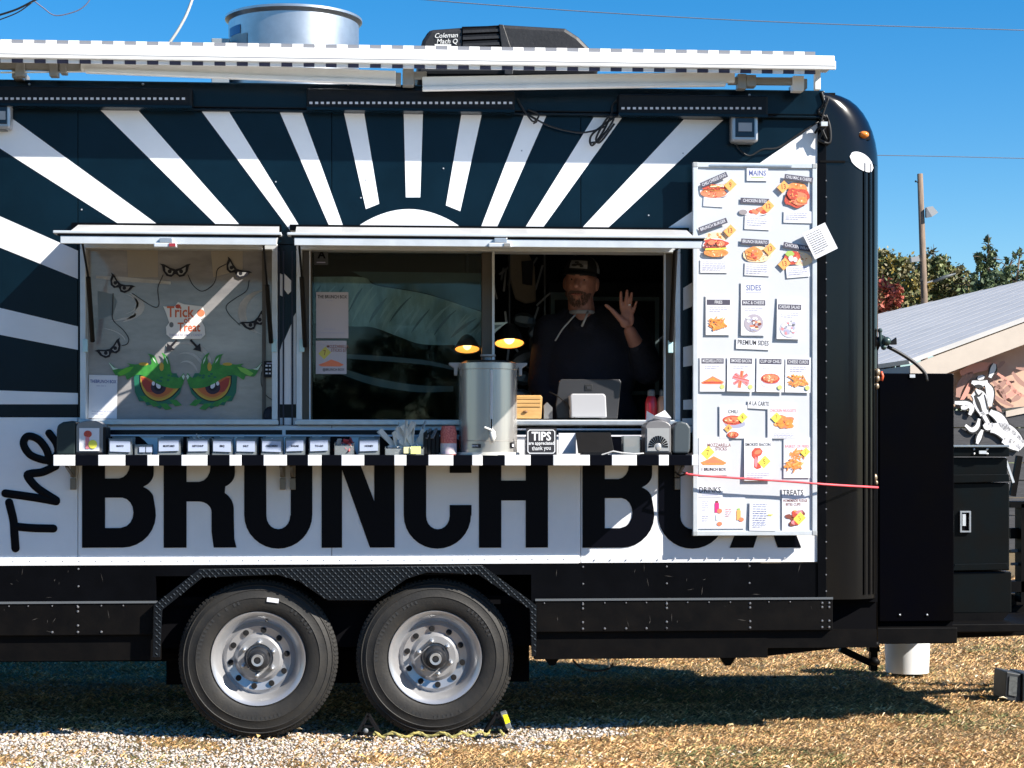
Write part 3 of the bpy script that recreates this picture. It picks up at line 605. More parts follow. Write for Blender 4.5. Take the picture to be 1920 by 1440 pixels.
def inpoly(x, y, poly):
    c = False; j = len(poly)-1
    for i in range(len(poly)):
        if (poly[i][1] > y) != (poly[j][1] > y) and x < (poly[j][0]-poly[i][0])*(y-poly[i][1])/(poly[j][1]-poly[i][1])+poly[i][0]: c = not c
        j = i
    return c
for r_ in range(32):
    for k in range(66):
        px, py = 288+k*11+(r_ % 2)*5.5, 1064+r_*5.6
        if all(inpoly(px+dx, py+dy, outer) for dx, dy in ((-2, -1), (2, 1))):
            a = .9 if r_ % 2 else .9; c = P(px, py, -.056); mb.ball(c, .0085, .003, .003, 6, 4, Matrix.Rotation(.75, 3, 'Y'))
build(mb, 'tread_bumps', M('worn_bumps', (.05, .06, .07), .3, met=.5), fd, kind='stuff')
build(MB().box(PX(296), PX(1003), .34, .36, .2, .75).box(PX(296), PX(1003), .031, .36, .745, .76), 'wheel_well', void, T)
def wheel(px, py, ang0):
    cx, cz = PX(px), PZ(py, px); R_ = .366; cz = .357
    rim = [(.0, .052), (.06, .052), (.068, .04), (.098, .040), (.115, .058), (.150, .050), (.163, .066), (.170, .068), (.181, .035), (.192, .020), (.205, .008), (.218, .004), (.222, .010), (.222, .06)]
    # rim disc left uncut: outer ring and inner dish, ten dark discs painting the holes' shade
    o = build(MB().lathe(rim[::-1], (cx, 0, cz), 'Y', 64), 'wheel', rimm, T, smooth=True)
    hb = M('painted_rim_hole_shade', (.003, .003, .004), .9)
    for k in range(10):
        a = ang0+2*PI*k/10; h = (cx+.132*math.cos(a), 0, cz+.132*math.sin(a))
        build(MB().lathe([(.0001, .0435), (.0120, .0435), (.0134, .0445), (.0138, .056)], h, 'Y', 16), 'rim_hole_shade_disc', hb, o)
    tp = [(.221, .016), (.226, .002), (.235, -.004), (.262, -.010), (.285, -.012), (.287, -.0145), (.290, -.012), (.315, -.008), (.318, -.010), (.336, .002), (.340, .000), (.349, .012), (.354, .012), (.362, .026)]
    for q in (.06, .105, .15): tp += [(.362, q-.006), (.355, q-.005), (.355, q+.004), (.362, q+.005)]
    tp += [(.362, .20), (.345, .225), (.22, .22)]
    tp = [(r_*1.0166 if r_ > .3 else r_, h_) for r_, h_ in tp]
    t = build(MB().lathe(tp[::-1], (cx, 0, cz), 'Y', 96), 'tyre', rubber, o, smooth=True)
    mb = MB()
    for k in range(110):
        a = 2*PI*k/110; d = Vector((math.cos(a), 0, math.sin(a))); e = Vector((-math.sin(a), 0, math.cos(a))); c0 = Vector((cx, 0, cz))
        p = [c0+d*r_+Vector((0, y_, 0))+e*s_ for r_, y_ in ((.353, .006), (.3705, .022), (.3705, .05)) for s_ in (-.0058, .0058)]
        mb.add(p, [(0, 1, 3, 2), (2, 3, 5, 4), (0, 2, 4), (1, 5, 3)])
    build(mb, 'tread_lugs', rubber, t, kind='stuff')
    hub = build(MB().lathe([(.0001, -.060), (.012, -.060), (.014, -.052), (.024, -.052), (.027, -.058), (.034, -.056), (.038, -.046), (.048, -.044), (.050, .0), (.055, .04)][::-1], (cx, 0, cz), 'Y', 28), 'hub', M('hub_black', (.02, .02, .022), .4), o, smooth=True)
    build(MB().lathe([(.016, -.061), (.027, -.062), (.029, -.055)][::-1], (cx, 0, cz), 'Y', 24), 'hub_ring', alu, o, smooth=True)
    for k in range(6):
        a = ang0+.3+2*PI*k/6; h = (cx+.078*math.cos(a), .04, cz+.078*math.sin(a))
        build(MB().lathe([(.0001, -.042), (.008, -.038), (.0105, -.03), (.0105, .0)][::-1], h, 'Y', 8), 'lug_nut', alu, o, smooth=True)
    # raised maker lettering band on the sidewall, unreadable in the photograph
    mb = MB()
    for a in list(np.arange(1.9, 3.2, .075))+list(np.arange(4.1, 5.2, .075))+list(np.arange(.4, 1.0, .08)):
        if random.random() < .15: continue
        d = Vector((math.cos(a), 0, math.sin(a))); e = Vector((-d.z, 0, d.x)); c0 = Vector((cx, -.0125, cz))
        p = [c0+d*r_+e*s_ for r_, s_ in ((.268, -.005), (.268, .005), (.284, .006), (.284, -.004))]
        mb.add(p, [(0, 1, 2, 3)])
    build(mb, 'sidewall_marks', M('tyre_marks', (.03, .03, .03), .5), t, kind='stuff')
    return o, cx, cz
w1, cx1, cz1 = wheel(484, 1238, .15); w2, cx2, cz2 = wheel(816, 1240, .42)
build(MB().pprism([(501,1120),(523,1123),(522,1131),(500,1128)], -.016, -.013), 'sticker', paper, w1)
build(MB().tube([(cx1+.1*0-.0+.035, .03, cz1+.175), (cx1+.04, .02, cz1+.178)], .005, 6), 'valve', plast, w1)
build(MB().tube([(-3.2, .35, .36), (cx1+.0, .35, .35), (cx2, .35, .35), (cx2+.2, .4, .36)], .04, 8).box(cx1-.4, cx2+.4, .5, .6, .28, .4), 'axle', void, T)
# second pair on the far side
for cx in (cx1, cx2): build(MB().lathe([(.1, 2.1), (.3, 2.08), (.36, 2.12), (.36, 2.28), (.3, 2.3), (.1, 2.3)], (cx, 0, .36), 'Y', 40), 'far_tyre', rubber, T, smooth=True)
# landing leg, under pipes, tongue
build(MB().pbox(1633, 1190, 1646, 1258, 2.05, 2.1).pbox(1630, 1212, 1650, 1222, 2.04, 2.11).pbox(1630, 1240, 1650, 1247, 2.04, 2.11), 'stabiliser_leg', blackr, T, bevel=.002)
build(MB().obox(P(1575, 1216, 2.08), P(1632, 1243, 2.08), .04, .04), 'stabiliser_brace', blackr, T)
wire([(1074,1238,.3),(1090,1252,.3),(1115,1258,.3),(1140,1254,.3),(1150,1244,.3)], 4, .3, 'hose')
wire([(1140,1235,.3),(1143,1252,.3)], 4, .3, 'drain_pipe', T, alup)
tong = MB().obox((2.35, .9, .50), (4.3, 1.25, .50), .06, .13).obox((2.35, 1.9, .50), (4.3, 1.35, .50), .06, .13).box(2.4, 3.45, .3, 2.0, .43, .47)
build(tong, 'tongue_frame', blackr, T, bevel=.004)
build(MB().box(PX(1643, .2), PX(1795, .2), .2, .62, PZ(1207, 1720, .2), PZ(1177, 1720, .2)), 'front_platform', blackr, T, bevel=.004)
build(MB().pprism([(1785,1165),(1960,1125),(1960,1190),(1785,1197)], 1.0, 1.06), 'tongue_plate', blackr, T, bevel=.004)
# ================================================================== FRONT END THINGS
gp = thing('gas_pipe', P(1640, 1262, .12)[:2]+(.1,), 'tall black gas pipe with brass valve fittings beside the trailer corner', 'pipe')
build(MB().tube([P(1640, 655, .12), P(1640, 1210, .12)], .016, 12), 'riser', black, gp, smooth='all')
build(MB().tube([P(1640, 655, .12), P(1645, 640, .12), P(1655, 636, .12), P(1664, 640, .12)], [.018, .022, .02, .016], 10), 'elbow', plast, gp, smooth='all')
br = M('old_brass', (.32, .25, .17), .4, met=.6)
for a, b, r_ in ((1645, 698, .015), (1645, 710, .013), (1644, 724, .012), (1640, 895, .014), (1643, 905, .009)): build(MB().ball(P(a, b, .085), r_, r_, r_*1.3), 'fitting', br, gp, smooth='all')
build(MB().tube([P(1652, 697, .08), P(1655, 705, .08), P(1653, 714, .08)], .007, 8), 'valve_handle', M('orange_red', (.75, .12, .05), .4), gp, smooth='all')
vb = M('valve_green_grey', (.05, .08, .075), .35, met=.4)
build(MB().tube([P(1650, 622, .1), P(1652, 650, .1)], .008, 8).ball(P(1650, 620, .1), .012).tube([P(1654, 628, .1), P(1656, 648, .1)], .006, 6), 'regulator_stem', vb, gp)
build(MB().ball(P(1662, 640, .1), .024, .024, .022).ball(P(1657, 651, .1), .014), 'regulator', vb, gp, smooth='all')
build(MB().pprism([(1668,642),(1681,632),(1682,646),(1668,646)], .09, .11), 'vent_cap', plast, gp, bevel=.002)
build(MB().tube([P(*q, .12) for q in smooth_path([(1664,650),(1680,658),(1700,670),(1718,683),(1734,700),(1738,715)], 4)], .009, 8), 'gas_hose', cable, gp, smooth='all')
for b in (1208, 1240): build(MB().ball(P(1640, b, .12), .024, .024, .02), 'fitting', blackr, gp, smooth='all')
# tall black cabinet
cm = M('cabinet_black', (.0010, .0011, .0025), .25, spec=.04, c2=(.0018, .0016, .0018), vs=2, bump=.04, bs=3)
cab = thing('cabinet', (PX(1717, .25), .45, .55), 'tall matte black cabinet standing on the platform right of the trailer corner', 'cabinet')
build(MB().pbox(1648, 700, 1789, 1166, .25, .62), 'cabinet_body', cm, cab, bevel=.006)
build(MB().pbox(1650, 1166, 1786, 1177, .28, .6), 'cabinet_foot', void, cab)
build(MB().pbox(1706, 702, 1716, 708, .244, .251), 'catch', alup, cab)
for a in (1687, 1738): build(MB().ball(P(a, 1153, .248), .006), 'screw', alu, cab)
# toolbox
tb = thing('tool_box', (PX(1840, .5), .7, .5), 'black steel tongue box with a shiny lid and recessed silver latch', 'tool box')
tm = M('toolbox_black', (.003, .0065, .0085), .28, spec=.15, c2=(.005, .005, .0048), vs=3, bump=.05, bs=5)
build(MB().pbox(1786, 905, 1893, 1070, .5, 1.0).pbox(1786, 1072, 1897, 1150, .5, 1.0), 'box_body', tm, tb, bevel=.006)
build(MB().pprism([(1786,1150),(1893,1148),(1878,1166),(1786,1172)], .5, .9), 'box_base', blackr, tb)
build(MB().pbox(1784, 858, 1889, 893, .49, 1.0), 'upper_body', tm, tb, bevel=.004)
build(MB().pprism([(1784,890),(1892,889),(1893,903),(1784,906)], .48, 1.0), 'body_ridge', tm, tb, bevel=.003)
build(MB().box(PX(1778, .46), PX(1893, .46), .46, 1.02, PZ(856, 1830, .46), PZ(839, 1830, .46)), 'lid', tm, tb, bevel=.004)
build(MB().box(PX(1778, .44), PX(1893, .44), .44, 1.03, PZ(838.5, 1830, .46), PZ(834.5, 1830, .46)), 'lid_top', M('lid_shine', (.35, .40, .44), .25, met=.6), tb, bevel=.002)
build(MB().pprism([(1790,1058),(1888,1056),(1893,1068),(1786,1070)], .485, .502), 'body_ridge', tm, tb, bevel=.002)
for a in (1826, 1851):
    for b in (842, 851): build(MB().ball(P(a, b, .455), .007), 'bolt', alu, tb, smooth='all')
build(MB().pbox(1836, 845, 1850, 851, .445, .46), 'lid_catch', alup, tb)
lt = frame(PX(1800, .49), PX(1820, .49), PZ(998, 1810, .49), PZ(958, 1810, .49), .008, .485, .505, alu, 'latch_frame', tb)
build(MB().pbox(1803, 961, 1817, 995, .497, .501), 'latch_recess', void, tb)
build(MB().pbox(1805, 964, 1811, 986, .488, .498), 'latch_paddle', alup, lt)
# jack and frame pieces at far right
jk = thing('tongue_jack', (PX(1905, .9), .9, .45), 'black tongue jack and bars standing right of the tool box', 'jack')
build(MB().obox(P(1911, 855, .8), P(1898, 930, .8), .03, .03), 'jack_bar', blackr, jk)
build(MB().obox(P(1884, 858, .75), P(1900, 905, .75), .012, .012), 'lid_stay', alup, jk)
build(MB().pbox(1895, 940, 1960, 952, .9, 1.0).pbox(1915, 945, 1940, 1130, .9, 1.0).pbox(1896, 1090, 1960, 1110, .9, 1.0).pbox(1895, 990, 1960, 1010, .95, 1.0), 'jack_frame', blackr, jk)
for b in (1030, 1055): build(MB().pbox(1897, b, 1960, b+5, .95, .97), 'rung', graypl, jk)
# bucket
bk = thing('bucket', (PX(1701, 2.2), 2.25, 0), 'white plastic bucket on the dry grass behind the front platform', 'bucket')
bc = (PX(1701, 2.25), 2.25, 0); rb = (PX(1744, 2.2)-PX(1657, 2.2))/2
zb = .0
build(MB().lathe([(rb*.90, .004), (rb, .36), (rb+.008, .362), (rb+.008, .375), (rb-.004, .375), (rb*.88, .01), (.0001, .01)][::-1], bc, n=40), 'pail', M('white_bucket_plastic', (.80, .81, .82), .4, var=.05), bk, smooth=True)
build(MB().lathe([(rb+.001, .30), (rb+.009, .302), (rb+.009, .312), (rb+.002, .314)][::-1], bc, n=40), 'pail_ring', M('white_bucket_plastic', (.8, .8, .8), .4), bk, smooth=True)
build(MB().tube([(bc[0]+rb*1.03*math.cos(t), bc[1]+rb*1.03*math.sin(t)*.9-.0, .30-.05*math.sin(-t)) for t in np.linspace(-PI, 0, 16)], .003, 6), 'bail_handle', alu, bk)
build(MB().tube([(bc[0]-.03, bc[1]-rb*.95, .248), (bc[0]+.03, bc[1]-rb*.95, .248)], .007, 8), 'grip', graypl, bk)
# black block at right edge
bb = thing('plastic_block', (PX(1905, 1.1), 1.1, 0), 'small dark grey plastic block lying on the grass at the right edge', 'block')
build(MB().pprism([(1887,1259),(1915,1264),(1914,1320),(1884,1312)], 1.05, 1.25), 'block_body', M('block_dark', (.045, .05, .055), .5, var=.4, vs=20), bb, bevel=.006)
build(MB().pprism([(1918,1262),(1950,1266),(1950,1322),(1917,1321)], 1.03, 1.25), 'block_half', M('block_dark2', (.02, .025, .03), .4), bb, bevel=.006)
build(MB().pprism([(1893,1268),(1908,1270),(1906,1306),(1891,1303)], 1.044, 1.052), 'faded_mark', M('block_mark', (.12, .13, .13), .6, var=.5, vs=60), bb)
# wheel chocks with yellow rope
def chock(px, py, s_, label):
    c = P(px, py, -.06); c = (c[0], -.03, 0)
    o = thing('wheel_chock', c, label, 'wheel chock', 'chocks against the right wheel')
    build(MB().obox((c[0]-.055*s_, -.03, .01), (c[0]+.0*s_, -.03, .10), .07, .014).obox((c[0]+.0*s_, -.03, .10), (c[0]+.05*s_, -.03, .01), .07, .014).obox((c[0]-.055*s_, -.03, .015), (c[0]+.05*s_, -.03, .015), .07, .014).obox((c[0]-.02*s_, -.03, .045), (c[0]+.025*s_, -.03, .05), .07, .01), 'chock_frame', plast, o)
    return o, c
ck, c = chock(690, 1360, -1, 'black wheel chock wedged left of the right-hand wheel')
build(MB().ball((c[0]-.01, -.08, .03), .012, .008, .012), 'rope_knob', graypl, ck)
ck, c = chock(932, 1350, 1, 'black wheel chock with a yellow tab right of the right-hand wheel')
build(MB().pprism([(943,1342),(952,1341),(957,1354),(948,1358)], -.10, -.07), 'yellow_tab', M('tab_yellow', (.90, .80, .02), .4), ck)
build(MB().obox((c[0]+.03, -.03, .105), (c[0]+.055, -.03, .03), .06, .03), 'grey_end', graypl, ck, bevel=.003)
rp = [(700,1378),(720,1380),(760,1383),(800,1381),(840,1388),(870,1384),(900,1376),(920,1364),(935,1362),(945,1372)]
q = [(PX(a, -.10), -.10-(b-1378)*.003, .014+.010*math.sin(i*1.1)) for i, (a, b) in enumerate(smooth_path(rp, 5))]
mb = MB()
for k in range(2): mb.tube([(x, y+.004*math.cos(i*1.5+k*PI), z+.004*math.sin(i*1.5+k*PI)) for i, (x, y, z) in enumerate(q)], .0055, 6)
build(mb, 'yellow_rope', M('yellow_rope', (.55, .45, .12), .8, c2=(.16, .16, .08), vs=60), None, label='yellow and black twisted rope lying between the two wheel chocks', cat='rope')
# red cord
q = [P(1287, 887, -.10), P(1305, 891, -.12), P(1480, 903, -.12), P(1560, 909, -.10), P(1646, 914, .06)]
build(MB().tube(smooth_path(q, 4), .0052, 8), 'bungee_cord', M('coral_red_cord', (.85, .10, .12), .5), None, label='coral red elastic cord stretched across the menu board', cat='cord', smooth='all')
build(MB().tube([P(1266, 885, -.06), P(1275, 892, -.08), P(1288, 888, -.10)], .005, 6).tube([P(1278, 874, -.05), P(1276, 884, -.08), P(1286, 887, -.10)], .003, 6), 'cord_hook', cable, None, label='black hook end of the red cord looped on the right shelf bracket', cat='hook')
# ================================================================== MENU BOARD AND CARDS
YB = -.07
bx0, bx1 = PX(1299, YB), PX(1531, YB); bz0, bz1 = PZ(1004, 1415, YB), PZ(306, 1415, YB)
mbo = thing('menu_board', ((bx0+bx1)/2, YB, bz0), 'tall aluminium-framed whiteboard menu hung beside the serving window', 'menu board')
build(MB().box(bx0+.01, bx1-.01, YB, YB+.012, bz0+.01, bz1-.01), 'board_face', board, mbo)
frame(bx0, bx1, bz0, bz1, .022, YB-.008, YB+.016, alup, 'board_frame', mbo, bevel=.002)
for a, b in ((bx0, bz0), (bx1-.022, bz0), (bx0, bz1-.022), (bx1-.022, bz1-.022)): build(MB().box(a-.001, a+.023, YB-.010, YB+.017, b-.001, b+.023), 'corner_cap', M('corner_cap_grey', (.35, .37, .38), .4), mbo, bevel=.003)
build(MB().box(bx0+.08, bx1-.12, YB-.012, YB-.009, bz1-.016, bz1-.009), 'frame_strip', alu, mbo)
KB = (YB+D)/F/.985
FOOD = {redf: [brown, saus, ora, redf], bun: [fry, cream, ora, saus], saus: [bun, redf, cream], brown: [pink, redf, ink], cream: [bun, paper, fry], fry: [bun, ora]}
class Card:
    def __init__(s, px, py, w_, h_, rot, label, name='menu_card', Y=None, base=True, curl=.0, m=paper, cat='menu card'):
        s.Y = YB-.0025-random.random()*.0015 if Y is None else Y
        s.c = (PX(px, s.Y), PZ(py, px, s.Y)); s.k = KB; s.rot = rot; s.w, s.h = w_, h_; s.curl = abs(curl)
        s.o = thing(name, (s.c[0], s.Y, s.c[1]-h_/2*s.k), label, cat)
        if base:
            mb = MB(); n = 6; a = [(-w_/2+w_*i/n) for i in range(n+1)]
            vs = [s.pt(u, v) for u in a for v in (-h_/2, h_/2)]+[s.pt(u, v, -.0012) for u in a for v in (-h_/2, h_/2)]
            N = 2*(n+1); fs = []
            for i in range(n): fs += [(2*i, 2*i+2, 2*i+3, 2*i+1), (N+2*i, N+2*i+1, N+2*i+3, N+2*i+2), (2*i, 2*i+N, 2*i+2+N, 2*i+2), (2*i+1, 2*i+3, 2*i+3+N, 2*i+1+N)]
            fs += [(0, 1, 1+N, N), (2*n, 2*n+N, 2*n+1+N, 2*n+1)]
            mb.add(vs, fs); build(mb, 'card_sheet', m, s.o)
        s.pic = MB(); s.txt = MB(); s.L = 0
    def pt(s, u, v, lift=0):
        lift -= s.curl*max(0, .5-v/s.h)   # card units = photo px, v up; lift>0 is away from the viewer
        a = math.radians(s.rot); x = (u*math.cos(a)-v*math.sin(a))*s.k; z = (u*math.sin(a)+v*math.cos(a))*s.k
        return (s.c[0]+x, s.Y+lift, s.c[1]+z)
    def poly(s, pts, m, mb=None):
        s.L += 1; mb = mb or s.pic; mb.use(m); mb.add([s.pt(u, v, -.0014-.00007*s.L) for u, v in pts], [tuple(range(len(pts)))]); return s
    def blob(s, u, v, rx, ry, m, k=16, j=.0, rot=0):
        c_, q = math.cos(math.radians(rot)), math.sin(math.radians(rot)); p = []
        for i in range(k):
            t = 2*PI*i/k; r_ = 1+random.uniform(-j, j); a, b = rx*r_*math.cos(t), ry*r_*math.sin(t); p.append((u+a*c_-b*q, v+a*q+b*c_))
        s.poly(p, m)
        if m in FOOD and rx > 7:
            for _ in range(int(rx*1.1)):
                t = random.random()*2*PI; f = .8*random.random()**.5; a, b = rx*f*math.cos(t), ry*f*math.sin(t); L_ = random.uniform(1.2, 3.2); g_ = random.uniform(0, PI)
                s.poly([(u+a*c_-b*q+L_*math.cos(g_+w)*k2, v+a*q+b*c_+L_*math.sin(g_+w)*k2) for w, k2 in ((0, 1), (1.7, .45), (PI, 1), (4.8, .45))], random.choice(FOOD[m]))
        return s
    def rect(s, u, v, w_, h_, m, rot=0, mb=None):
        c_, q = math.cos(math.radians(rot)), math.sin(math.radians(rot))
        return s.poly([(u+a*c_-b*q, v+a*q+b*c_) for a, b in ((-w_/2, -h_/2), (w_/2, -h_/2), (w_/2, h_/2), (-w_/2, h_/2))], m, mb)
    def text(s, t, u, v, size, m=ink, rot=0, bold=.008, xs=.8, fit=0):
        s.L += 1; p = s.pt(u, v, -.0015-.00007*s.L); s.txt.use(m); textmb(s.txt, t, p[0], p[1], p[2], size*s.k*1.35, s.rot+rot, bold, xs, 0, (fit or s.w*.92)*s.k); return s
    def lines(s, u, v, w_, n_, gap=4, m=greyink, rot=0, th=1.1):
        c_, q = math.cos(math.radians(rot)), math.sin(math.radians(rot))
        for i in range(n_):
            x = -w_/2; y = -i*gap; end = w_/2*(1 if i < n_-1 else random.uniform(.1, .7))
            while x < end:
                l = random.uniform(3, 8); l = min(l, end-x); a, b = x+l/2, y; s.rect(u+a*c_-b*q, v+a*q+b*c_, l, th, m, rot, s.txt); x += l+1.2
        return s
    def price(s, u, v, r_, t, m=ora):
        s.poly([(u-r_, v-r_*.1), (u-r_*.1, v-r_), (u+r_, v+r_*.1), (u+r_*.1, v+r_)], m); s.text(t, u, v, r_*.8, brown, 8); return s
    def done(s):
        if s.pic.v: build(s.pic, 'picture', None, s.o)
        if s.txt.v: build(s.txt, 'lettering', None, s.o)
        return s.o
def banner(c, u, v, w_, t, rot=0): c.rect(u, v, w_, 10, M('banner_dark', (.075, .07, .10), .5), rot, c.txt); c.text(t, u, v, 6.0, paper, rot, .006, .8, w_*.9); return c
def fries(c, u, v, rx, ry, m=fry, k=46):
    for _ in range(k):
        t = random.random()*2*PI; r_ = random.random()**.6; c.rect(u+rx*r_*math.cos(t), v+ry*r_*math.sin(t)*(1 if math.sin(t) < 0 else .9), random.uniform(9, 15), 2.4, random.choice([m, fry, bun, ora]), random.uniform(-70, 70))
    return c
def nuggets(c, u, v, rx, ry, k=12, m=bun, r_=6):
    for _ in range(k):
        t = random.random()*2*PI; q = random.random()**.5; c.blob(u+rx*q*math.cos(t), v+ry*q*math.sin(t), r_*random.uniform(.8, 1.2), r_*.75, random.choice([m, fry, saus]), 10, .15)
    return c
# headings
for px, py, w_, h_, r_, t, sz, lab in ((1420,327,40,24,0,'MAINS',10.5,'small white heading card reading MAINS at the top of the menu board'), (1413,542,48,26,0,'SIDES',11,'white heading card reading SIDES above the mac and cheese card'),
    (1412,645,64,20,-2,'PREMIUM SIDES',9.5,'long white heading card reading PREMIUM SIDES'), (1423,759,42,15,-3,'A LA CARTE',8.5,'narrow white heading card reading A LA CARTE'),
    (1331,921,48,22,0,'DRINKS',11,'white heading card reading DRINKS'), (1487,926,42,20,0,'TREATS',11,'white heading card reading TREATS')):
    c = Card(px, py, w_, h_, r_, lab, cat='menu heading', Y=YB-.0045); c.text(t, 0, 2, sz, blue if t in ('MAINS', 'SIDES') else ink)
    if t == 'MAINS': c.rect(0, -6, 24, 1.6, olive, 0, c.txt)
    if t in ('SIDES', 'DRINKS'): c.rect(0, -7, 30, 1.6, greyink, 0, c.txt)
    c.done()
# mains (cut-out cards)
c = Card(1345, 352, 62, 40, 0, 'cut-out hot dog picture card with slanted title CHILI CHEESE DOG', base=False)
c.blob(-5, -7, 28, 12, paper); c.blob(-7, -10, 25, 9, saus, 18); c.blob(-5, -1, 25, 5, bun, 18, .06); c.blob(-5, 1, 24, 5, redf, 18, .15, 3); c.blob(2, 3, 14, 2.5, cream, 12, .3, 4); banner(c, -7, 14, 54, 'CHILI CHEESE DOG', 24); c.price(24, 5, 12, '9'); c.done()
c = Card(1338, 379, 38, 17, -3, 'tiny white description slip under the hot dog picture'); c.lines(0, 4, 28, 1); c.done()
c = Card(1492, 361, 60, 66, 0, 'cut-out sandwich picture card titled CHILI MAC & CHEESE with pulled filling', base=False)
c.blob(4, 8, 19, 11, bun, 18, .06, -8); c.blob(2, -10, 24, 18, redf, 20, .12); c.blob(6, -12, 16, 13, saus, 14, .12); c.blob(12, -14, 10, 6, bun, 12, .1); c.blob(-6, -4, 10, 9, redf, 12, .2); banner(c, 5, 26, 54, 'CHILI MAC & CHEESE', -7); c.price(-24, 10, 12, '13'); c.done()
c = Card(1496, 407, 54, 22, -1, 'white description slip under the chili mac sandwich picture'); c.lines(-3, 7, 40, 4, 3.6); c.done()
c = Card(1415, 389, 60, 34, 0, 'cut-out chicken bites picture card titled CHICKEN BITES', base=False)
c.blob(-2, -8, 28, 8, paper); nuggets(c, 6, -6, 16, 6, 16, redf, 5); c.blob(-22, -9, 8, 5, M('sauce_cup_grey', (.3, .27, .28), .5)); banner(c, 0, 12, 54, 'CHICKEN BITES', -2); c.price(25, 2, 12, '12'); c.done()
c = Card(1420, 418, 48, 25, -2, 'white description slip under the chicken bites picture'); c.lines(-1, 8, 38, 4, 4); c.done()
c = Card(1342, 453, 60, 76, 0, 'cut-out stacked burger picture card titled BRUNCH BURGER', base=False)
c.blob(-1, 8, 24, 10, cream, 18, .04, 3); c.blob(0, -8, 25, 14, paper); c.blob(0, -4, 24, 9, redf, 20, .14); c.blob(-2, -10, 22, 6, brown, 18, .15); c.blob(-8, -2, 7, 5, saus, 10, .15); c.blob(8, -4, 8, 5, saus, 10, .15); c.blob(0, -21, 23, 8, bun, 18, .03); c.rect(0, -14, 40, 3, yel, 3); banner(c, -6, 30, 56, 'BRUNCH BURGER', 20); c.price(26, 20, 12, '13'); c.done()
c = Card(1339, 499, 52, 25, 0, 'white description slip under the brunch burger picture'); c.lines(0, 8, 44, 5, 3.6); c.done()
c = Card(1418, 470, 60, 46, 0, 'cut-out burrito picture card titled BRUNCH BURRITO', base=False)
c.blob(2, -7, 27, 15, cream, 20, .03, 2); c.blob(-5, -6, 17, 13, bun, 16, .1); nuggets(c, -6, -6, 9, 8, 9, redf, 3.5); banner(c, -3, 16, 52, 'BRUNCH BURRITO', -3); c.price(25, 3, 12, '13'); c.done()
c = Card(1420, 505, 48, 24, -2, 'white description slip under the brunch burrito picture'); c.lines(-1, 8, 40, 5, 3.8); c.done()
c = Card(1492, 476, 60, 48, 0, 'cut-out wrap picture card titled CHICKEN WRAP half under the tilted note', base=False)
c.blob(8, -9, 24, 13, cream, 18, .05, -10); c.blob(-7, -7, 14, 13, redf, 16, .12); c.blob(-12, 0, 8, 6, greenf, 12, .15); c.blob(-9, -9, 5, 6, paper, 10, .1); c.blob(-1, -11, 4, 5, paper, 10, .1); banner(c, 2, 13, 52, 'CHICKEN WRAP', -9); c.price(-22, -19, 12, '13'); c.done()
c = Card(1496, 509, 44, 22, 5, 'white description slip under the chicken wrap picture'); c.lines(0, 6, 36, 4, 3.6); c.done()
# tilted note sticking out over the frame
c = Card(1537, 452, 48, 54, 26, 'tilted white note sticking out past the right edge of the menu board', Y=YB-.024, curl=.008, cat='paper note'); c.lines(-4, 20, 30, 10, 4.2, ink); c.done()
# sides
for px, py, h_, r_, t, k in ((1347,591,74,0,'FRIES',0), (1413,592,74,0,'MAC & CHEESE',1), (1480,597,78,-1,'CAESAR SALAD',2)):
    c = Card(px, py, 48, h_, r_, 'white sides card titled '+t+(' with a heap of orange fries', ' with a round bowl picture', ' with a pale round plate picture')[k], Y=YB-.0045, curl=(.002, .003, .006)[k])
    banner(c, 0, 24 if k < 2 else 21, 44, t); c.lines(0, 14 if k < 2 else 10, 34, 3 if k != 1 else 2, 3.6)
    if k == 0: fries(c, -1, -16, 15, 11)
    else:
        m_ = (M('bowl_grey', (.40, .36, .42), .5) if k == 1 else M('plate_pale', (.55, .55, .62), .5)); c.blob(0, -14 if k == 1 else -19, 18, 17, m_, 22)
        for _ in range(26):
            t_ = random.random()*2*PI; q = 14*random.random()**.5; c.blob(q*math.cos(t_), (-14 if k == 1 else -19)+q*math.sin(t_), random.uniform(2, 4), random.uniform(1.5, 3), random.choice([cream, paper, brown, paper, greyink, saus] if k == 1 else [paper, greyink, paper, graypl, pink]), 8, .2)
    c.done()
# premium sides
for px, py, r_, t, k, w_ in ((1336,701,0,'MOZZARELLA STICKS',0,48), (1389,701,-1,'SMOKED BACON',1,52), (1444,702,-1,'CUP OF CHILI',2,52), (1496,703,-1,'CHEESE CURDS',3,48)):
    c = Card(px, py, w_, 66, r_, ('white card of mozzarella sticks, first in the premium sides row', 'white card with crossed red bacon strips', 'white card with a red bowl of chili in the premium sides row', 'white card with a pile of cheese curds, last in the premium sides row')[k], Y=YB-.006-.0015*(k % 2), curl=.005 if k in (1, 2) else .001)
    banner(c, 0, 24, 42, t); c.lines(0, 14, 30, 2 if k < 3 else 3, 3.6)
    if k == 0: c.poly([(-22,-16),(-10,-10),(0,-4),(12,-10),(22,-15),(18,-19),(-18,-19)], saus); c.rect(-6, -12, 20, 3, fry, 25); c.rect(8, -13, 18, 3, fry, -20); c.rect(0, -16, 34, 3, redf)
    if k == 1:
        for a in (35, -40, 80, -15): c.rect(random.uniform(-2, 2), -10, 32, 6, pink if a != 80 else saus, a); c.rect(0, -9, 30, 1.6, redf, a+3)
    if k == 2: c.blob(0, -16, 17, 9, paper, 16); c.blob(0, -14, 15, 5, greyink, 16); c.blob(0, -8, 18, 9.5, redf, 18, .03); c.blob(0, -7, 15, 7, saus, 16, .1)
    if k == 3: fries(c, 0, -11, 16, 11, bun, 34)
    c.blob(18, -24, 4.5, 4.5, M('lime_dot', (.55, .62, .2), .5), 10); c.done()
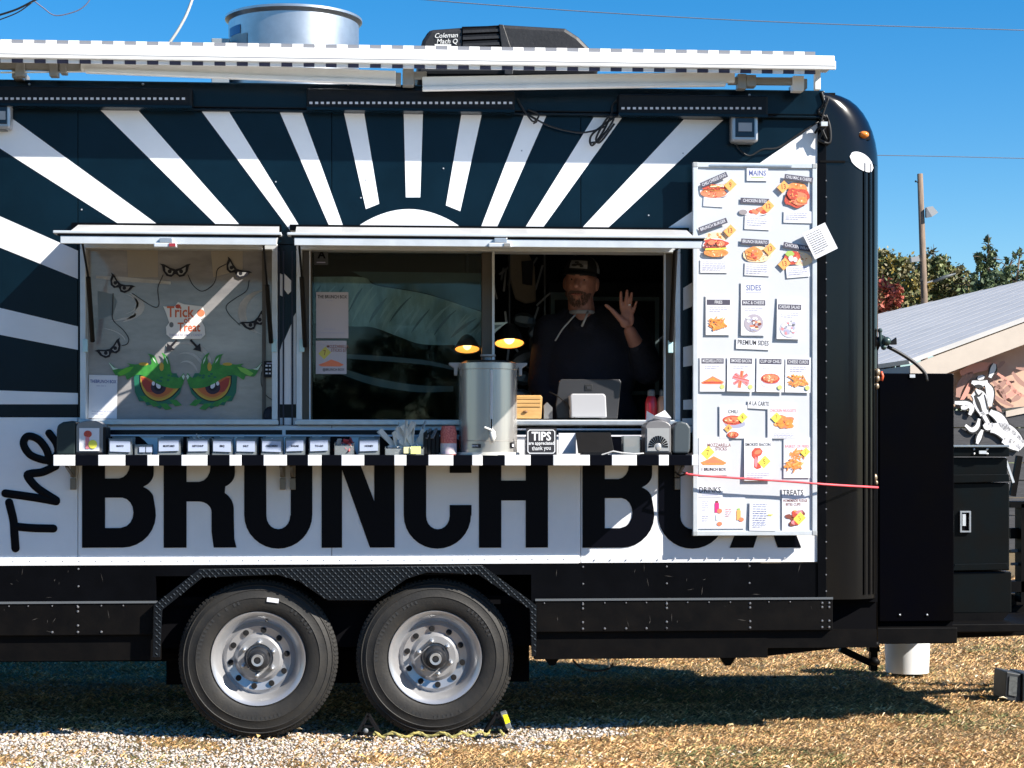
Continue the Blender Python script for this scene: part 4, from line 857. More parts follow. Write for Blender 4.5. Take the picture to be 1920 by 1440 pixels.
# a la carte
c = Card(1375, 791, 52, 62, 0, 'white a la carte card titled CHILI with a bowl and a small cup', Y=YB-.005); c.text('CHILI', -1, 19, 7); c.blob(3, -4, 20, 8, greyink); c.blob(-1, 3, 20, 9, redf, 18, .03); c.blob(-2, 4, 16, 6, saus, 14, .1); c.price(17, 8, 10, '8', yel); c.price(-10, -12, 8, '4'); c.blob(-1, -24, 11, 6, redf, 14); c.blob(-1, -23, 8, 4, saus, 12); c.done()
c = Card(1466, 789, 54, 66, 0, 'white a la carte card titled CHICKEN NUGGETS with round nuggets', Y=YB-.005); c.text('CHICKEN NUGGETS', 2, 19, 5.5, pink); nuggets(c, 4, -4, 15, 13, 22, bun, 6.5); c.price(-11, 6, 10, '7', yel); c.lines(4, -24, 38, 3, 3.4); c.done()
c = Card(1338, 855, 56, 72, 0, 'white card titled MOZZARELLA STICKS with a yellow 7 and red sticks', Y=YB-.004); c.text('MOZZARELLA', 10, 20, 6.5, brown); c.text('STICKS', 14, 13, 6.5, brown); c.price(-11, 6, 13, '7', yel); c.poly([(-25,-12),(-10,-6),(0,0),(14,-7),(25,-13),(18,-17),(-20,-17)], bun); c.poly([(-20,-13),(-2,-3),(18,-13)], saus); c.text('1 BRUNCH BOX', 0, -25, 6); c.done()
c = Card(1421, 861, 52, 80, 0, 'white card titled SMOKED BACON with a red letter-shaped rasher and a yellow 5', Y=YB-.0055, curl=.005); c.text('SMOKED BACON', 0, 27, 6); c.poly([(-12,14),(-6,21),(4,21),(9,15),(6,8),(0,5),(-1,-6),(4,-10),(6,-16),(-2,-19),(-8,-15),(-7,0),(-12,6)], redf); c.blob(0, 13, 7, 4, saus, 10, .15, 20); c.blob(-4, -6, 3, 10, pink, 10, .1); c.price(12, -5, 12, '5', yel); c.lines(0, -26, 42, 3, 3.6); c.done()
c = Card(1494, 858, 50, 76, 0, 'white card titled BASKET OF FRIES with two heaps of fries', Y=YB-.004); c.text('BASKET OF FRIES', 0, 21, 5.6, pink); fries(c, 0, 6, 14, 8, k=24); fries(c, -6, -14, 14, 10, fry, 34); c.price(16, 10, 9, '5', yel); c.done()
# drinks, treats
c = Card(1352, 962, 90, 58, 0, 'wide white drinks card with a magenta and an orange drink bottle', Y=YB-.0045)
c.lines(-30, 22, 12, 5, 4); c.lines(-30, -6, 12, 3, 4); c.rect(-8, 10, 8, 18, mag); c.rect(-8, 21, 5, 4, brown); c.blob(-3, 4, 5, 4.5, saus); c.blob(-3, -20, 5, 4, saus); c.rect(-8, -8, 5, 10, M('pale_bottle', (.6, .68, .75), .5)); c.rect(33, -4, 8, 18, ora); c.rect(33, 7, 5, 4, greenf); c.blob(38, -12, 5, 4, saus); c.lines(14, 7, 12, 4, 4, pink); c.done()
c = Card(1430, 968, 50, 54, -1, 'plain white price list beside the drinks card', Y=YB-.006, curl=.003); c.lines(-6, 22, 26, 11, 4.2, blue); c.rect(14, 3, 10, 2, yel, 0, c.txt); c.done()
c = Card(1491, 963, 50, 64, 0, 'white treats card of fudge bites with a yellow 5', Y=YB-.004); c.text('HOMEMADE FUDGE', 0, 24, 5.2, brown); c.text('BITES CUPS', -4, 17, 5.2, brown)
for _ in range(14): c.blob(random.uniform(-14, 16), random.uniform(-20, 10), random.uniform(5, 8), random.uniform(4, 6), random.choice([brown, pink, brown, redf]), 10, .15)
c.price(8, -9, 12, '5', yel); c.done()
# ================================================================== WINDOW STICKERS (left pane)
YW = .040
blk = M('sticker_black', (.006, .006, .012), .6); eyeg = M('sticker_grey', (.28, .28, .28), .5)
def eyes(px, py, rot, s_, label):
    c = Card(px, py, 50, 26, rot, label, name='eye_cutout', Y=YW, base=False, cat='paper cutout')
    f_ = lambda P_: [(a*s_, b*s_) for a, b in P_]
    L = [(-30,12),(-22,11),(-10,4),(0,1),(10,4),(22,11),(30,12),(26,8),(24,-2),(17,-12),(8,-14),(2,-9),(0,-8),(-2,-9),(-8,-14),(-17,-12),(-24,-2),(-26,8)]
    c.poly(f_(L), blk)
    for q in (1, -1):
        c.poly(f_([(q*20,6),(q*19,-3),(q*13,-9),(q*7,-9),(q*4,-3),(q*10,0)][::q]), eyeg); c.blob(q*11*s_, -3*s_, 4*s_, 4*s_, blk, 12)
    return c.done()
eyes(226, 533, -30, .86, 'black angry eyes cutout tilted down at the upper left of the left window')
eyes(329, 506, 0, .95, 'black angry eyes cutout at top centre of the left window')
eyes(444, 505, -33, .9, 'black angry eyes cutout at the upper right of the left window')
eyes(206, 655, 28, .88, 'black angry eyes cutout above the green eyebrow tip at far left')
eyes(477, 602, 30, .9, 'black angry eyes cutout beside the right jamb of the left window')
for pp, lab in (([(248,550),(270,565),(290,576),(298,570),(296,540),(306,515)], 'thin dark string from the upper left eyes to the top centre eyes'), ([(352,515),(362,535),(378,546),(395,538),(404,525),(408,505),(424,495)], 'thin dark string from the top centre eyes to the upper right eyes'),
            ([(212,550),(211,580),(212,600),(232,620),(241,635),(238,645),(228,648)], 'thin dark string hanging between the two left eye cutouts'), ([(467,525),(462,545),(440,560),(424,574),(430,590),(450,610)], 'thin dark string between the two right eye cutouts')):
    build(MB().tube([P(a, b, YW) for a, b in smooth_path(pp, 6)], .0018, 5), 'string', blk, None, label=lab, cat='string')
build(MB().tube([P(a, b, YW-.002) for a, b in smooth_path([(497,620),(496,650),(492,665),(497,672),(490,682),(494,692),(490,700),(490,720),(498,740),(510,750)], 5)], .0018, 5), 'power_wire', blk, None, label='kinked thin wire running down beside the small black keypad', cat='wire')
c = Card(346, 603, 78, 72, 0, 'white Trick or Treat sign with orange lettering in the left window', name='window_sign', Y=YW-.003, base=False, cat='sign')
c.poly([(-39,28),(-20,26),(-12,36),(0,32),(34,28),(38,10),(30,4),(37,-10),(38,-24),(30,-32),(-24,-32),(-33,-24),(-34,-10),(-28,-2),(-34,16)], M('sign_grey_white', (.78, .77, .76), .5))
orr = M('rust_orange', (.62, .14, .06), .55)
c.text('Trick', -8, 17, 21, orr, 0, .02); c.text('or', 5, 3, 13, orr, 10, .02); c.text('Treat', 8, -11, 17, orr, 0, .02); c.blob(-12, 28, 5, 4, redf); c.blob(-24, -6, 4, 5, graypl); c.blob(30, 16, 7, 7, saus, 12); c.text('THANKS TO LIMIT 2 CANDY', 2, -25, 4.4, greyink); c.done()
for a, b, r_, lab in ((322,648,-42,'black arrow sticker pointing down left below the Trick or Treat sign'), (367,648,42,'black arrow sticker pointing down right below the Trick or Treat sign')):
    c = Card(a, b, 20, 20, r_, lab, name='arrow_sticker', Y=YW, base=False, cat='sticker'); c.poly([(-2,14),(2,14),(2,-2),(9,-2),(0,-15),(-9,-2),(-2,-2)], blk); c.done()
# green monster brows and eyes
G1 = M('sticker_green', (.055, .30, .045), .45, c2=(.03, .19, .035), vs=30); G2 = M('sticker_teal', (.015, .14, .085), .45); G3 = M('sticker_lime', (.22, .52, .08), .45); EY = M('sticker_amber', (.55, .36, .05), .5); EO = M('sticker_orange', (.50, .13, .035), .5); ER = M('sticker_redeye', (.36, .045, .03), .5)
pale = M('sticker_pale', (.6, .72, .62), .45); pup = M('sticker_pupil', (.03, .012, .03), .4)
for q, lab in ((1, 'green monster brow and glaring eye sticker, the left one of the pair'), (-1, 'green monster brow and glaring eye sticker, the right one of the pair')):
    c = Card(347+(-49 if q == 1 else 51), 716, 110, 100, 0, lab, name='monster_eye_sticker', Y=YW-.002, base=False, cat='sticker')
    S = lambda P_: [((a-298)*q, 716-b) for a, b in P_]
    # lower frill
    c.poly(S([(252,700),(254,735),(262,752),(272,752),(276,760),(288,758),(300,766),(308,758),(322,757),(326,748),(336,738),(341,722),(330,700)]), G2)
    for a, b in ((262,750),(276,758),(298,764),(316,757)): c.poly(S([(a,b-8),(a+12,b+4),(a+24,b+2),(a+14,b-8)]), G1)
    # eyeball
    lens = smooth_path([(262,704),(272,706),(290,718),(310,725),(337,728)], 4)+smooth_path([(334,732),(322,744),(305,752),(288,751),(272,740),(263,722),(262,706)], 4)
    c.poly(S(lens), blk); cx_, cy_ = 297, 729
    sh_ = lambda f, dy: [((cx_+(a-cx_)*f), (cy_+dy+(b-cy_)*f)) for a, b in lens]
    c.poly(S(sh_(.93, 0)), EY); c.poly(S(sh_(.86, -2.0)), M('sticker_amber2', (.55, .25, .04), .5)); c.poly(S(sh_(.78, -3.5)), EO); c.poly(S([(265,707),(272,709),(290,721),(300,724),(290,736),(276,734),(268,722)]), ER)
    c.blob((297-298)*q, 716-726, 14, 13, pup, 18); c.blob((297-298)*q, 716-725, 8, 8, blk, 14); c.blob((288-298)*q, 716-719, 3, 4, paper, 10); c.blob((297-298)*q, 716-723, 4, 6, paper, 12, 0, 25*q)
    # brow
    brow = [(207,680),(220,691),(232,692),(245,686),(240,682),(255,684),(268,682),(284,684),(281,668),(277,664),(290,668),(296,681),(304,686),(307,672),(303,662),(312,668),(318,682),(320,696),(326,706),(336,708),(343,700),(345,708),(341,722),(334,728),(316,727),(296,720),(280,710),(262,703),(250,706),(240,712),(236,704),(222,706),(214,696)]
    c.poly(S(smooth_path(brow+brow[:1], 3)[:-1]), G1); c.poly(S([(222,700),(238,690),(252,688),(246,696),(236,702),(228,705)]), G3 if q == -1 else M('sticker_bright', (.12, .45, .03), .45))
    c.poly(S([(206,680),(216,690),(224,692),(214,694)]), pale); c.poly(S([(286,670),(291,676),(293,682),(288,676)]), pale); c.poly(S([(309,668),(314,676),(315,684),(311,676)]), pale); c.poly(S([(343,702),(346,706),(343,712),(340,706)]), pale)
    c.blob((303-298)*q, 716-688, 4, 8, EY, 12); c.blob((270-298)*q, 716-683, 9, 3, EY, 12)
    for _ in range(6): c.blob((random.uniform(290, 330)-298)*q, 716-random.uniform(698, 716), 3, 2, G2, 8)
    c.done()
c = Card(193, 744, 52, 80, -1, 'white sheet headed THE BRUNCH BOX in the lower left corner of the left window', name='window_notice', Y=YW-.004, cat='notice'); c.text('THEBRUNCH BOX', 0, 28, 6.2, blue, 0, .02, .75); c.lines(0, 20, 24, 1); c.lines(0, -27, 40, 2, 5); c.done()
c = Card(506, 692, 22, 30, 0, 'small black keypad with white buttons at the right of the left window', name='keypad', Y=.01, m=plast, cat='keypad')
for a in (-6, 0, 6):
    for b in (-8, -1, 6): c.rect(a, b, 4, 3, paper)
c.rect(0, 11, 12, 2, greyink); c.done()
build(MB().ball(P(507, 780, .02), .035, .02, .045, 10, 7), 'dark_bag', M('dark_bag', (.01, .01, .02), .6), None, label='small black bundle in the lower right corner of the left window', cat='bundle', smooth='all')
# right pane papers
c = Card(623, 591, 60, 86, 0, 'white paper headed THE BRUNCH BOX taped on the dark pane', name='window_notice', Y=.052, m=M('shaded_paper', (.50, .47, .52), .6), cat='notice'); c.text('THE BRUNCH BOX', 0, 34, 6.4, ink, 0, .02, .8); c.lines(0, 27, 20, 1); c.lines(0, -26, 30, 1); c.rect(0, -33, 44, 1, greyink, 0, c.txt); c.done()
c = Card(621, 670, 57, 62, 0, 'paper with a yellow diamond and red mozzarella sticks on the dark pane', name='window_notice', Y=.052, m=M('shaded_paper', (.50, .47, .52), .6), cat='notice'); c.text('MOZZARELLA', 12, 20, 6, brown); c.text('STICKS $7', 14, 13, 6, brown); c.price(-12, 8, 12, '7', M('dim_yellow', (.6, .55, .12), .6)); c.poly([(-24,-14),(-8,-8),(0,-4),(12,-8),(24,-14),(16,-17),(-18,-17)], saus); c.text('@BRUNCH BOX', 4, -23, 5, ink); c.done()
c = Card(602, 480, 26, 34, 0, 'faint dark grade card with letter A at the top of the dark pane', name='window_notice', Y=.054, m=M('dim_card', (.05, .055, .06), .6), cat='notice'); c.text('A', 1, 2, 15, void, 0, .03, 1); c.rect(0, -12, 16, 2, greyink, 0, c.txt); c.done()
# ================================================================== SHELF THINGS
ZS = zs1-.002
def onshelf(px, Y): return (PX(px, Y), Y, ZS)
def napkin_box(px0, px1, ztop, label, art):
    Y0, Y1 = -.235, -.10; x0, x1 = PX(px0, Y0), PX(px1, Y0)
    o = thing('napkin_dispenser', ((x0+x1)/2, -.17, ZS), label, 'napkin dispenser', 'napkin dispensers at the two ends of the shelf')
    zt_ = PZ(ztop, px0, Y0); m_ = (x0+x1)/2; hw = (x1-x0)/2
    top = [(x0, zt_-.03)]+[(m_-hw*math.cos(t), zt_-.03+.03*math.sin(t)) for t in np.linspace(.2, PI-.2, 9)]+[(x1, zt_-.03)]
    build(MB().prism([(x0, ZS+.012), (x1, ZS+.012)]+top[::-1], Y0, Y1), 'dispenser_body', M('dispenser_grey', (.26, .25, .25), .35, met=.4, var=.15) if art else graypl, o, bevel=.004)
    build(MB().box(x0-.004, x1+.004, Y0-.004, Y1, ZS, ZS+.013), 'dispenser_base', plast, o, bevel=.003)
    return o, x0, x1, zt_, Y0
o, x0, x1, zt_, Y0 = napkin_box(143, 194, 788, 'grey napkin dispenser with a bacon price card, left end of the shelf', 1)
build(MB().box(x0+.014, x1-.018, Y0-.006, Y0-.001, ZS+.02, zt_-.035), 'picture_card', paper, o)
mb = MB().use(redf); mb.ball(((x0+x1)/2-.008, Y0-.008, zt_-.062), .018, .001, .016, 10, 6); mb.use(pink).box((x0+x1)/2-.018, (x0+x1)/2-.002, Y0-.0085, Y0-.0065, ZS+.03, zt_-.07); mb.use(yel).ball(((x0+x1)/2+.014, Y0-.0095, ZS+.05), .02, .001, .02, 10, 6)
build(mb, 'picture', None, o)
build(MB().box(x1-.002, x1+.012, Y0-.002, -.10, ZS, zt_-.03), 'side_panel', plast, o, bevel=.003)
o2 = thing('napkin_box', (PX(125, -.2), -.17, ZS), 'rounded dark green-black box at the left end of the shelf', 'box')
build(MB().prism([(PX(106, -.23), ZS+.0), (PX(142, -.23), ZS)]+[(PX(a, -.23), PZ(b, 120, -.23)) for a, b in ((142,790),(135,789),(118,791),(108,797),(106,805))], -.23, -.08), 'box_shell', greenbk, o2, bevel=.008)
o, x0, x1, zt_, Y0 = napkin_box(1210, 1258, 788, 'grey napkin dispenser with a sunburst front and white napkins standing up', 1)
mb = MB(); cx_, cz_ = (x0+x1)/2, ZS+.04
pm = M('sunburst_plate', (.50, .49, .47), .35, met=.5)
build(MB().box(x0+.008, x1-.008, Y0-.004, Y0-.001, ZS+.02, zt_-.036), 'front_plate', pm, o)
for k in range(13):
    a = PI*k/12; d = (math.cos(a), math.sin(a)); mb.prism([(cx_+d[0]*.018-d[1]*.0015, cz_+d[1]*.018+d[0]*.0015), (cx_+d[0]*.018+d[1]*.0015, cz_+d[1]*.018-d[0]*.0015), (cx_+d[0]*.045+d[1]*.004, cz_+d[1]*.050-d[0]*.004), (cx_+d[0]*.045-d[1]*.004, cz_+d[1]*.050+d[0]*.004)], Y0-.006, Y0-.004)
build(mb, 'sunburst_ray', void, o); build(MB().ball((cx_, Y0-.004, cz_-.002), .014, .003, .018), 'sun_boss', pm, o, smooth='all')
mb = MB(); y = -.17
mb.add([(x0+.012, y, zt_-.005), (x0+.014, y-.01, zt_+.045), (x0+.05, y-.02, zt_+.022), (x1-.02, y-.01, zt_+.048), (x1+.012, y, zt_+.012), (x1+.008, y+.02, zt_-.01), (x0+.05, y+.03, zt_-.005)], [(0, 2, 1), (0, 6, 2), (2, 4, 3), (2, 5, 4), (2, 6, 5)])
build(mb, 'napkin', paper, o)
o = thing('napkin_holder', (PX(1278, -.2), -.17, ZS), 'rounded dark grey napkin holder at the right end of the shelf', 'holder')
build(MB().prism([(PX(a, -.22), PZ(b, 1278, -.22)) for a, b in ((1262,850),(1291,850),(1294,842),(1295,802),(1289,793),(1278,790),(1268,793),(1263,801))], -.22, -.09), 'holder_shell', M('holder_slate', (.055, .07, .08), .45), o, bevel=.008)
# condiment bins
BINS = [(203,247,'first white-labelled condiment bin from the left end, near the napkin dispenser', 'MAYO'), (295,338,'clear condiment bin with a white label and crumpled film, beside the low dark cup', 'MUSTARD'), (350,392,'condiment bin piled with clear packets above its white label', 'KETCHUP'),
        (397,436,'condiment bin with short dark word on its label, left of the green-rimmed bin', 'BBQ'), (441,481,'condiment bin with green packets under its white label', 'SALT'), (489,530,'clear condiment bin at the shelf middle over the white letter curve', 'CREAMERS'),
        (534,572,'condiment bin between two others left of the hinge pair', 'SUGAR'), (579,618,'condiment bin holding purple-edged packets', 'TO-GO'), (672,712,'condiment bin right of the tub of red packets', 'HONEY')]
clb = M('smoky_clear_plastic', (.30, .33, .34), .2, alpha=.55)
labm = M('bin_label', (.40, .46, .60), .6)
pkm = [M('packet_%s' % n_, c_, .4) for n_, c_ in (('green', (.06, .18, .12)), ('dark', (.05, .05, .08)), ('clear', (.5, .5, .48)), ('red', (.4, .04, .04)), ('purple', (.2, .1, .3)))]
for i, (a, b, lab, t) in enumerate(BINS):
    Y0 = -.262; x0, x1 = PX(a, Y0), PX(b, Y0); zt_ = PZ(823, a, Y0)
    o = thing('condiment_bin', ((x0+x1)/2, -.2, ZS), lab, 'condiment bin', 'labelled condiment bins along the shelf')
    build(MB().box(x0, x1, Y0+.01, Y0+.013, ZS, zt_).box(x0, x1, -.14, -.137, ZS, zt_+.01).box(x0, x0+.003, Y0+.01, -.137, ZS, zt_+.005).box(x1-.003, x1, Y0+.01, -.137, ZS, zt_+.005).box(x0, x1, Y0+.01, -.137, ZS-.0, ZS+.004), 'bin_tray', clb, o)
    mb = MB()
    for k in range(16):
        p = Vector((random.uniform(x0+.018, x1-.018), random.uniform(-.235, -.155), ZS+.012+random.random()*(.05 if i != 2 else .075))); R3 = Matrix.Rotation(random.uniform(-1, 1), 3, 'X') @ Matrix.Rotation(random.uniform(-1, 1), 3, 'Y') @ Matrix.Rotation(random.uniform(0, 3), 3, 'Z')
        q = MB().box(-.016, .016, -.011, .011, -.002, .002); mb.use(random.choice([pkm[(i*2) % 5], pkm[2], pkm[1]] if i != 2 else [pkm[2]])); mb.add([p+R3 @ Vector(v) for v in q.v], q.f)
    build(mb, 'packets', None, o, kind='stuff')
    tilt = random.uniform(-.004, .004); lz = zt_-.008
    mb = MB().prism([(x0+.006, lz-.048), (x1-.008, lz-.048+tilt), (x1-.008, lz+tilt), (x0+.006, lz)], Y0+.004, Y0+.008)
    lc = build(mb, 'label_card', labm, o); mb = MB(); textmb(mb, t, (x0+x1)/2, Y0+.003, lz-.024, .0125, 0, .02, .9); build(mb, 'lettering', ink, lc)
# dark low cup between
o = thing('small_cup', (PX(268, -.2), -.2, ZS), 'low dark cup with two pale tags between the first two bins', 'cup')
build(MB().box(PX(252, -.24), PX(284, -.24), -.24, -.16, ZS, PZ(833, 260, -.24)), 'cup_body', clb, o, bevel=.003)
for a in (261, 274): build(MB().pbox(a, 838, a+11, 848, -.245, -.241), 'tag', labm, o)
# tub of red packets
def heap(name, px0, px1, pyt, mats, n_, label, cat, Y0=-.25, Y1=-.15, sz=(.02, .013, .003), pan=True):
    x0, x1 = PX(px0, Y0), PX(px1, Y0); o = thing(name, ((x0+x1)/2, (Y0+Y1)/2, ZS), label, cat); zt_ = PZ(pyt, px0, Y0)
    if pan: build(MB().box(x0, x1, Y0, Y0+.003, ZS, ZS+(zt_-ZS)*.7).box(x0, x1, Y1-.003, Y1, ZS, zt_).box(x0, x0+.003, Y0, Y1, ZS, zt_-.005).box(x1-.003, x1, Y0, Y1, ZS, zt_-.005), 'tub', clb, o)
    mb = MB()
    for k in range(n_):
        p = Vector((random.uniform(x0+.012, x1-.012), random.uniform(Y0+.012, Y1-.012), ZS+.01+random.random()*(zt_-ZS-.012))); R3 = Matrix.Rotation(random.uniform(-1.2, 1.2), 3, 'X') @ Matrix.Rotation(random.uniform(-1.2, 1.2), 3, 'Y') @ Matrix.Rotation(random.uniform(0, 3), 3, 'Z')
        q = MB().box(-sz[0], sz[0], -sz[1], sz[1], -sz[2], sz[2]); mb.use(random.choice(mats)); mb.add([p+R3 @ Vector(v) for v in q.v], q.f)
    build(mb, 'packets', None, o, kind='stuff'); return o
heap('packet_tub', 627, 664, 828, [M('packet_bright_red', (.42, .06, .07), .4), M('packet_bright_red', 0), pkm[2]], 26, 'clear tub heaped with red sauce packets', 'packet tub')
o = heap('cutlery_caddy', 722, 795, 836, [M('wrapper_clear', (.62, .62, .58), .25), paper, M('wrapper_clear', 0)], 30, 'caddy bristling with clear wrapped cutlery left of the black holders', 'cutlery caddy', sz=(.022, .008, .002))
mb = MB()
for k in range(26):
    a = random.uniform(-1.0, .75); b = P(random.uniform(745, 785), 846, -.2); L_ = random.uniform(.09, .15); t_ = (b[0]+L_*math.sin(a), b[1]+random.uniform(-.03, .03), b[2]+L_*math.cos(a)); mb.obox(b, t_, .004, .024)
build(mb, 'wrapped_cutlery', M('wrapper_clear', 0), o, kind='stuff')
for a, b in (((768,843),(757,795)), ((776,842),(798,790)), ((782,843),(806,806))): build(MB().obox(P(*a, -.19), P(*b, -.17), .02, .004), 'wrapped_cutlery', M('wrapper_grey', (.38, .42, .44), .3), o)
build(MB().pbox(757, 838, 769, 850, -.262, -.255), 'yellow_packet', M('pale_yellow_packet', (.8, .75, .4), .5), o)
build(MB().pbox(770, 837, 789, 851, -.268, -.262), 'yellow_packet', M('pale_lime_packet', (.75, .8, .3), .5), o)
o = thing('cutlery_holder', (PX(812, -.2), -.2, ZS), 'black ribbed cutlery holder between the wrapped cutlery and the red jar', 'cutlery holder')
for k, a in enumerate((796, 803, 811, 819)): build(MB().pprism([(a-3,852),(a+4,852),(a+5,806+k*2),(a-2,812)], -.24+.01*k, -.16+.01*k), 'divider', plast, o, bevel=.002)
for a in (799, 810): build(MB().obox(P(a, 822, -.24), P(a+8, 804, -.2), .014, .006), 'fork_end', graypl, o)
# red jar
o = thing('red_jar', (PX(841, -.2), -.2, ZS), 'clear jar of red pepper flakes with a pale yellow label, left of the urn', 'jar'); jc = (PX(841, -.2), -.2, ZS)
rm = M('pepper_flakes', (.40, .03, .03), .6, c2=(.75, .25, .2), vs=160)
build(MB().lathe([(.0001, 0), (.036, .001), (.038, .01), (.038, .10), (.032, .13), (.030, .135), (.0001, .136)][::-1], jc, n=20), 'flakes', rm, o, smooth=True)
build(MB().lathe([(.0387, .006), (.0387, .055)][::-1], jc, n=20, a0=-PI*.95, a1=-PI*.1), 'jar_label', M('jar_label', (.75, .72, .60), .5, c2=(.6, .45, .6), vs=80), o, smooth=True)
# coffee urn
UC = (PX(915, -.145), -.145, ZS); ru = (PX(970, -.145)-PX(861, -.145))/2; zt_ = PZ(682, 915, -.145)-ZS
u = thing('coffee_urn', UC, 'large brushed steel coffee urn with white spigot on the serving shelf', 'coffee urn')
build(MB().lathe([(.0001, .014), (ru, .014), (ru, .065), (ru+.0015, .066), (ru, .068), (ru, zt_-.03), (ru+.004, zt_-.028), (ru+.004, zt_), (ru-.01, zt_+.004)][::-1], UC, n=72), 'urn_body', steel, u, smooth=True)
build(MB().lathe([(.0001, 0), (ru+.012, 0), (ru+.012, .014), (.0001, .015)][::-1], UC, n=48), 'urn_base', M('pale_base', (.68, .67, .62), .4), u, smooth=True)
build(MB().lathe([(ru-.008, zt_+.002), (ru*.8, zt_+.012), (.0001, zt_+.018)], UC, n=48), 'urn_lid', M('lid_black', (.03, .032, .035), .35), u, smooth=True)
hm = M('handle_grey', (.33, .34, .35), .45)
build(MB().lathe([(.016, zt_+.015), (.016, zt_+.032), (.036, zt_+.034), (.036, zt_+.042), (.0001, zt_+.044)][::-1], UC, n=20), 'lid_knob', hm, u, smooth=True)
for s_ in (-1, 1):
    x = UC[0]+s_*(ru-.006); build(MB().prism([(x, ZS+zt_+.004), (x+s_*.052, ZS+zt_+.004), (x+s_*.052, ZS+zt_-.006), (x+s_*.028, ZS+zt_-.022), (x+s_*.028, ZS+zt_-.055), (x+s_*.014, ZS+zt_-.055), (x+s_*.012, ZS+zt_-.02), (x, ZS+zt_-.012)], -.165, -.125), 'urn_handle', hm, u, bevel=.003)
yf = UC[1]-ru
build(MB().box(UC[0]+.002, UC[0]+.014, yf-.008, yf+.004, ZS+.10, ZS+zt_-.035), 'sight_glass', M('sight_trim', (.6, .62, .63), .35), u, bevel=.003)
build(MB().box(UC[0]+.005, UC[0]+.011, yf-.010, yf-.007, ZS+.12, ZS+.165), 'coffee_level', void, u)
spm = M('spigot_white', (.66, .66, .63), .4)
sp_ = build(MB().tube([(UC[0]+.010, yf, ZS+.11), (UC[0]+.010, yf-.03, ZS+.105), (UC[0]+.012, yf-.035, ZS+.085), (UC[0]+.010, yf-.035, ZS+.058)], [.012, .014, .016, .007], 10), 'spigot', spm, u, smooth='all')
build(MB().obox((UC[0]-.028, yf-.045, ZS+.128), (UC[0]+.012, yf-.035, ZS+.112), .012, .008), 'spigot_lever', spm, sp_, bevel=.002)
def onurn(a0, a1, z0, z1, mat, nm, rr=ru+.002):
    mb = MB(); k = 6; mb.add([(UC[0]+rr*math.sin(a), UC[1]-rr*math.cos(a), ZS+z) for z in (z0, z1) for a in np.linspace(a0, a1, k)], [(i, i+1, i+1+k, i+k) for i in range(k-1)]); return build(mb, nm, mat, u)
onurn(-.62, -.30, .034, .052, ink, 'badge'); onurn(.78, .95, .034, .06, plast, 'switch_plate', ru+.004); onurn(.84, .93, .04, .052, paper, 'switch', ru+.007)
onurn(-1.5, -1.25, .03, .09, M('red_reflector', (.35, .08, .04), .4), 'pilot_lamp', ru+.001)
mb = MB(); a_ = -.46
textmb(mb, 'BREWER', UC[0]+(ru+.004)*math.sin(a_)-.002, UC[1]-(ru+.004)*math.cos(a_)-.002, ZS+.043, .012, 0, .01, .75); build(mb, 'badge_lettering', paper, u)
# TIPS sign
c = Card(1015, 828, 56, 50, 0, 'small black TIPS are appreciated sign with white border right of the urn', name='tips_sign', Y=-.25, m=ink, cat='sign')
wp = M('sign_white', (.75, .76, .78), .5)
for a, b, w_, h_ in ((0,21,44,1.6),(0,-21,44,1.6),(-24.5,0,1.6,36),(24.5,0,1.6,36)): c.rect(a, b, w_, h_, wp)
for a, b, r_ in ((-23,19.5,45),(23,19.5,-45),(-23,-19.5,-45),(23,-19.5,45)): c.rect(a, b, 5, 1.6, wp, r_)
c.text('TIPS', 0, 9, 16, wp, 0, .03, .9); c.text('are appreciated', 0, -3, 6.5, wp, 0, .02, .85); c.text('thank you', 0, -12, 8, wp, 2, .01, .8); c.done()
# white panel, tablet, small cup
build(MB().pbox(1048, 812, 1080, 851, -.16, -.14), 'white_card', paper, None, label='blank white card standing between the TIPS sign and the black tablet', cat='card')
o = thing('tablet', (PX(1117, -.2), -.2, ZS), 'black tablet propped on the shelf right of the TIPS sign', 'tablet')
build(MB().add([P(1079, 811, -.16), P(1145, 811, -.16), P(1152, 849, -.25), P(1084, 850, -.25), P(1079, 811, -.15), P(1145, 811, -.15), P(1152, 849, -.24), P(1084, 850, -.24)], [(0, 3, 2, 1), (4, 5, 6, 7), (0, 1, 5, 4), (1, 2, 6, 5), (2, 3, 7, 6), (3, 0, 4, 7)]), 'tablet_body', plast, o, bevel=.002)
build(MB().pbox(1090, 848, 1140, 853, -.255, -.2), 'tablet_stand', plast, o)
build(MB().tube([P(*q) for q in ((1128,853,-.26),(1150,846,-.262),(1165,849,-.262),(1190,851,-.262),(1207,850,-.25))], .0035, 6), 'charging_cable', M('clear_cable', (.5, .5, .5), .4), None, label='thin pale cable lying by the foot of the tablet', cat='cable')
o = thing('toothpick_cup', (PX(1184, -.2), -.2, ZS), 'clear square cup with a tan insert beside the right napkin dispenser', 'cup')
x0, x1 = PX(1169, -.23), PX(1200, -.23); build(MB().box(x0, x1, -.23, -.227, ZS, ZS+.09).box(x0, x1, -.155, -.152, ZS, ZS+.09).box(x0, x0+.003, -.23, -.152, ZS, ZS+.09).box(x1-.003, x1, -.23, -.152, ZS, ZS+.09), 'cup_wall', clb, o)
build(MB().pprism([(1172,823),(1196,820),(1196,830),(1188,838),(1173,838)], -.222, -.17), 'tan_insert', M('tan_paper', (.66, .42, .27), .6), o); build(MB().pbox(1172, 842, 1198, 850, -.222, -.16), 'cup_base', graypl, o)
# ================================================================== INSIDE THE WINDOW
ZC_ = ZWB+.006
ctr = build(MB().box(PX(926), PX(1262), .0, .34, ZWB-.03, ZC_-.002), 'inner_counter', M('counter_steel', (.35, .36, .37), .35, met=.6), T, bevel=.002)
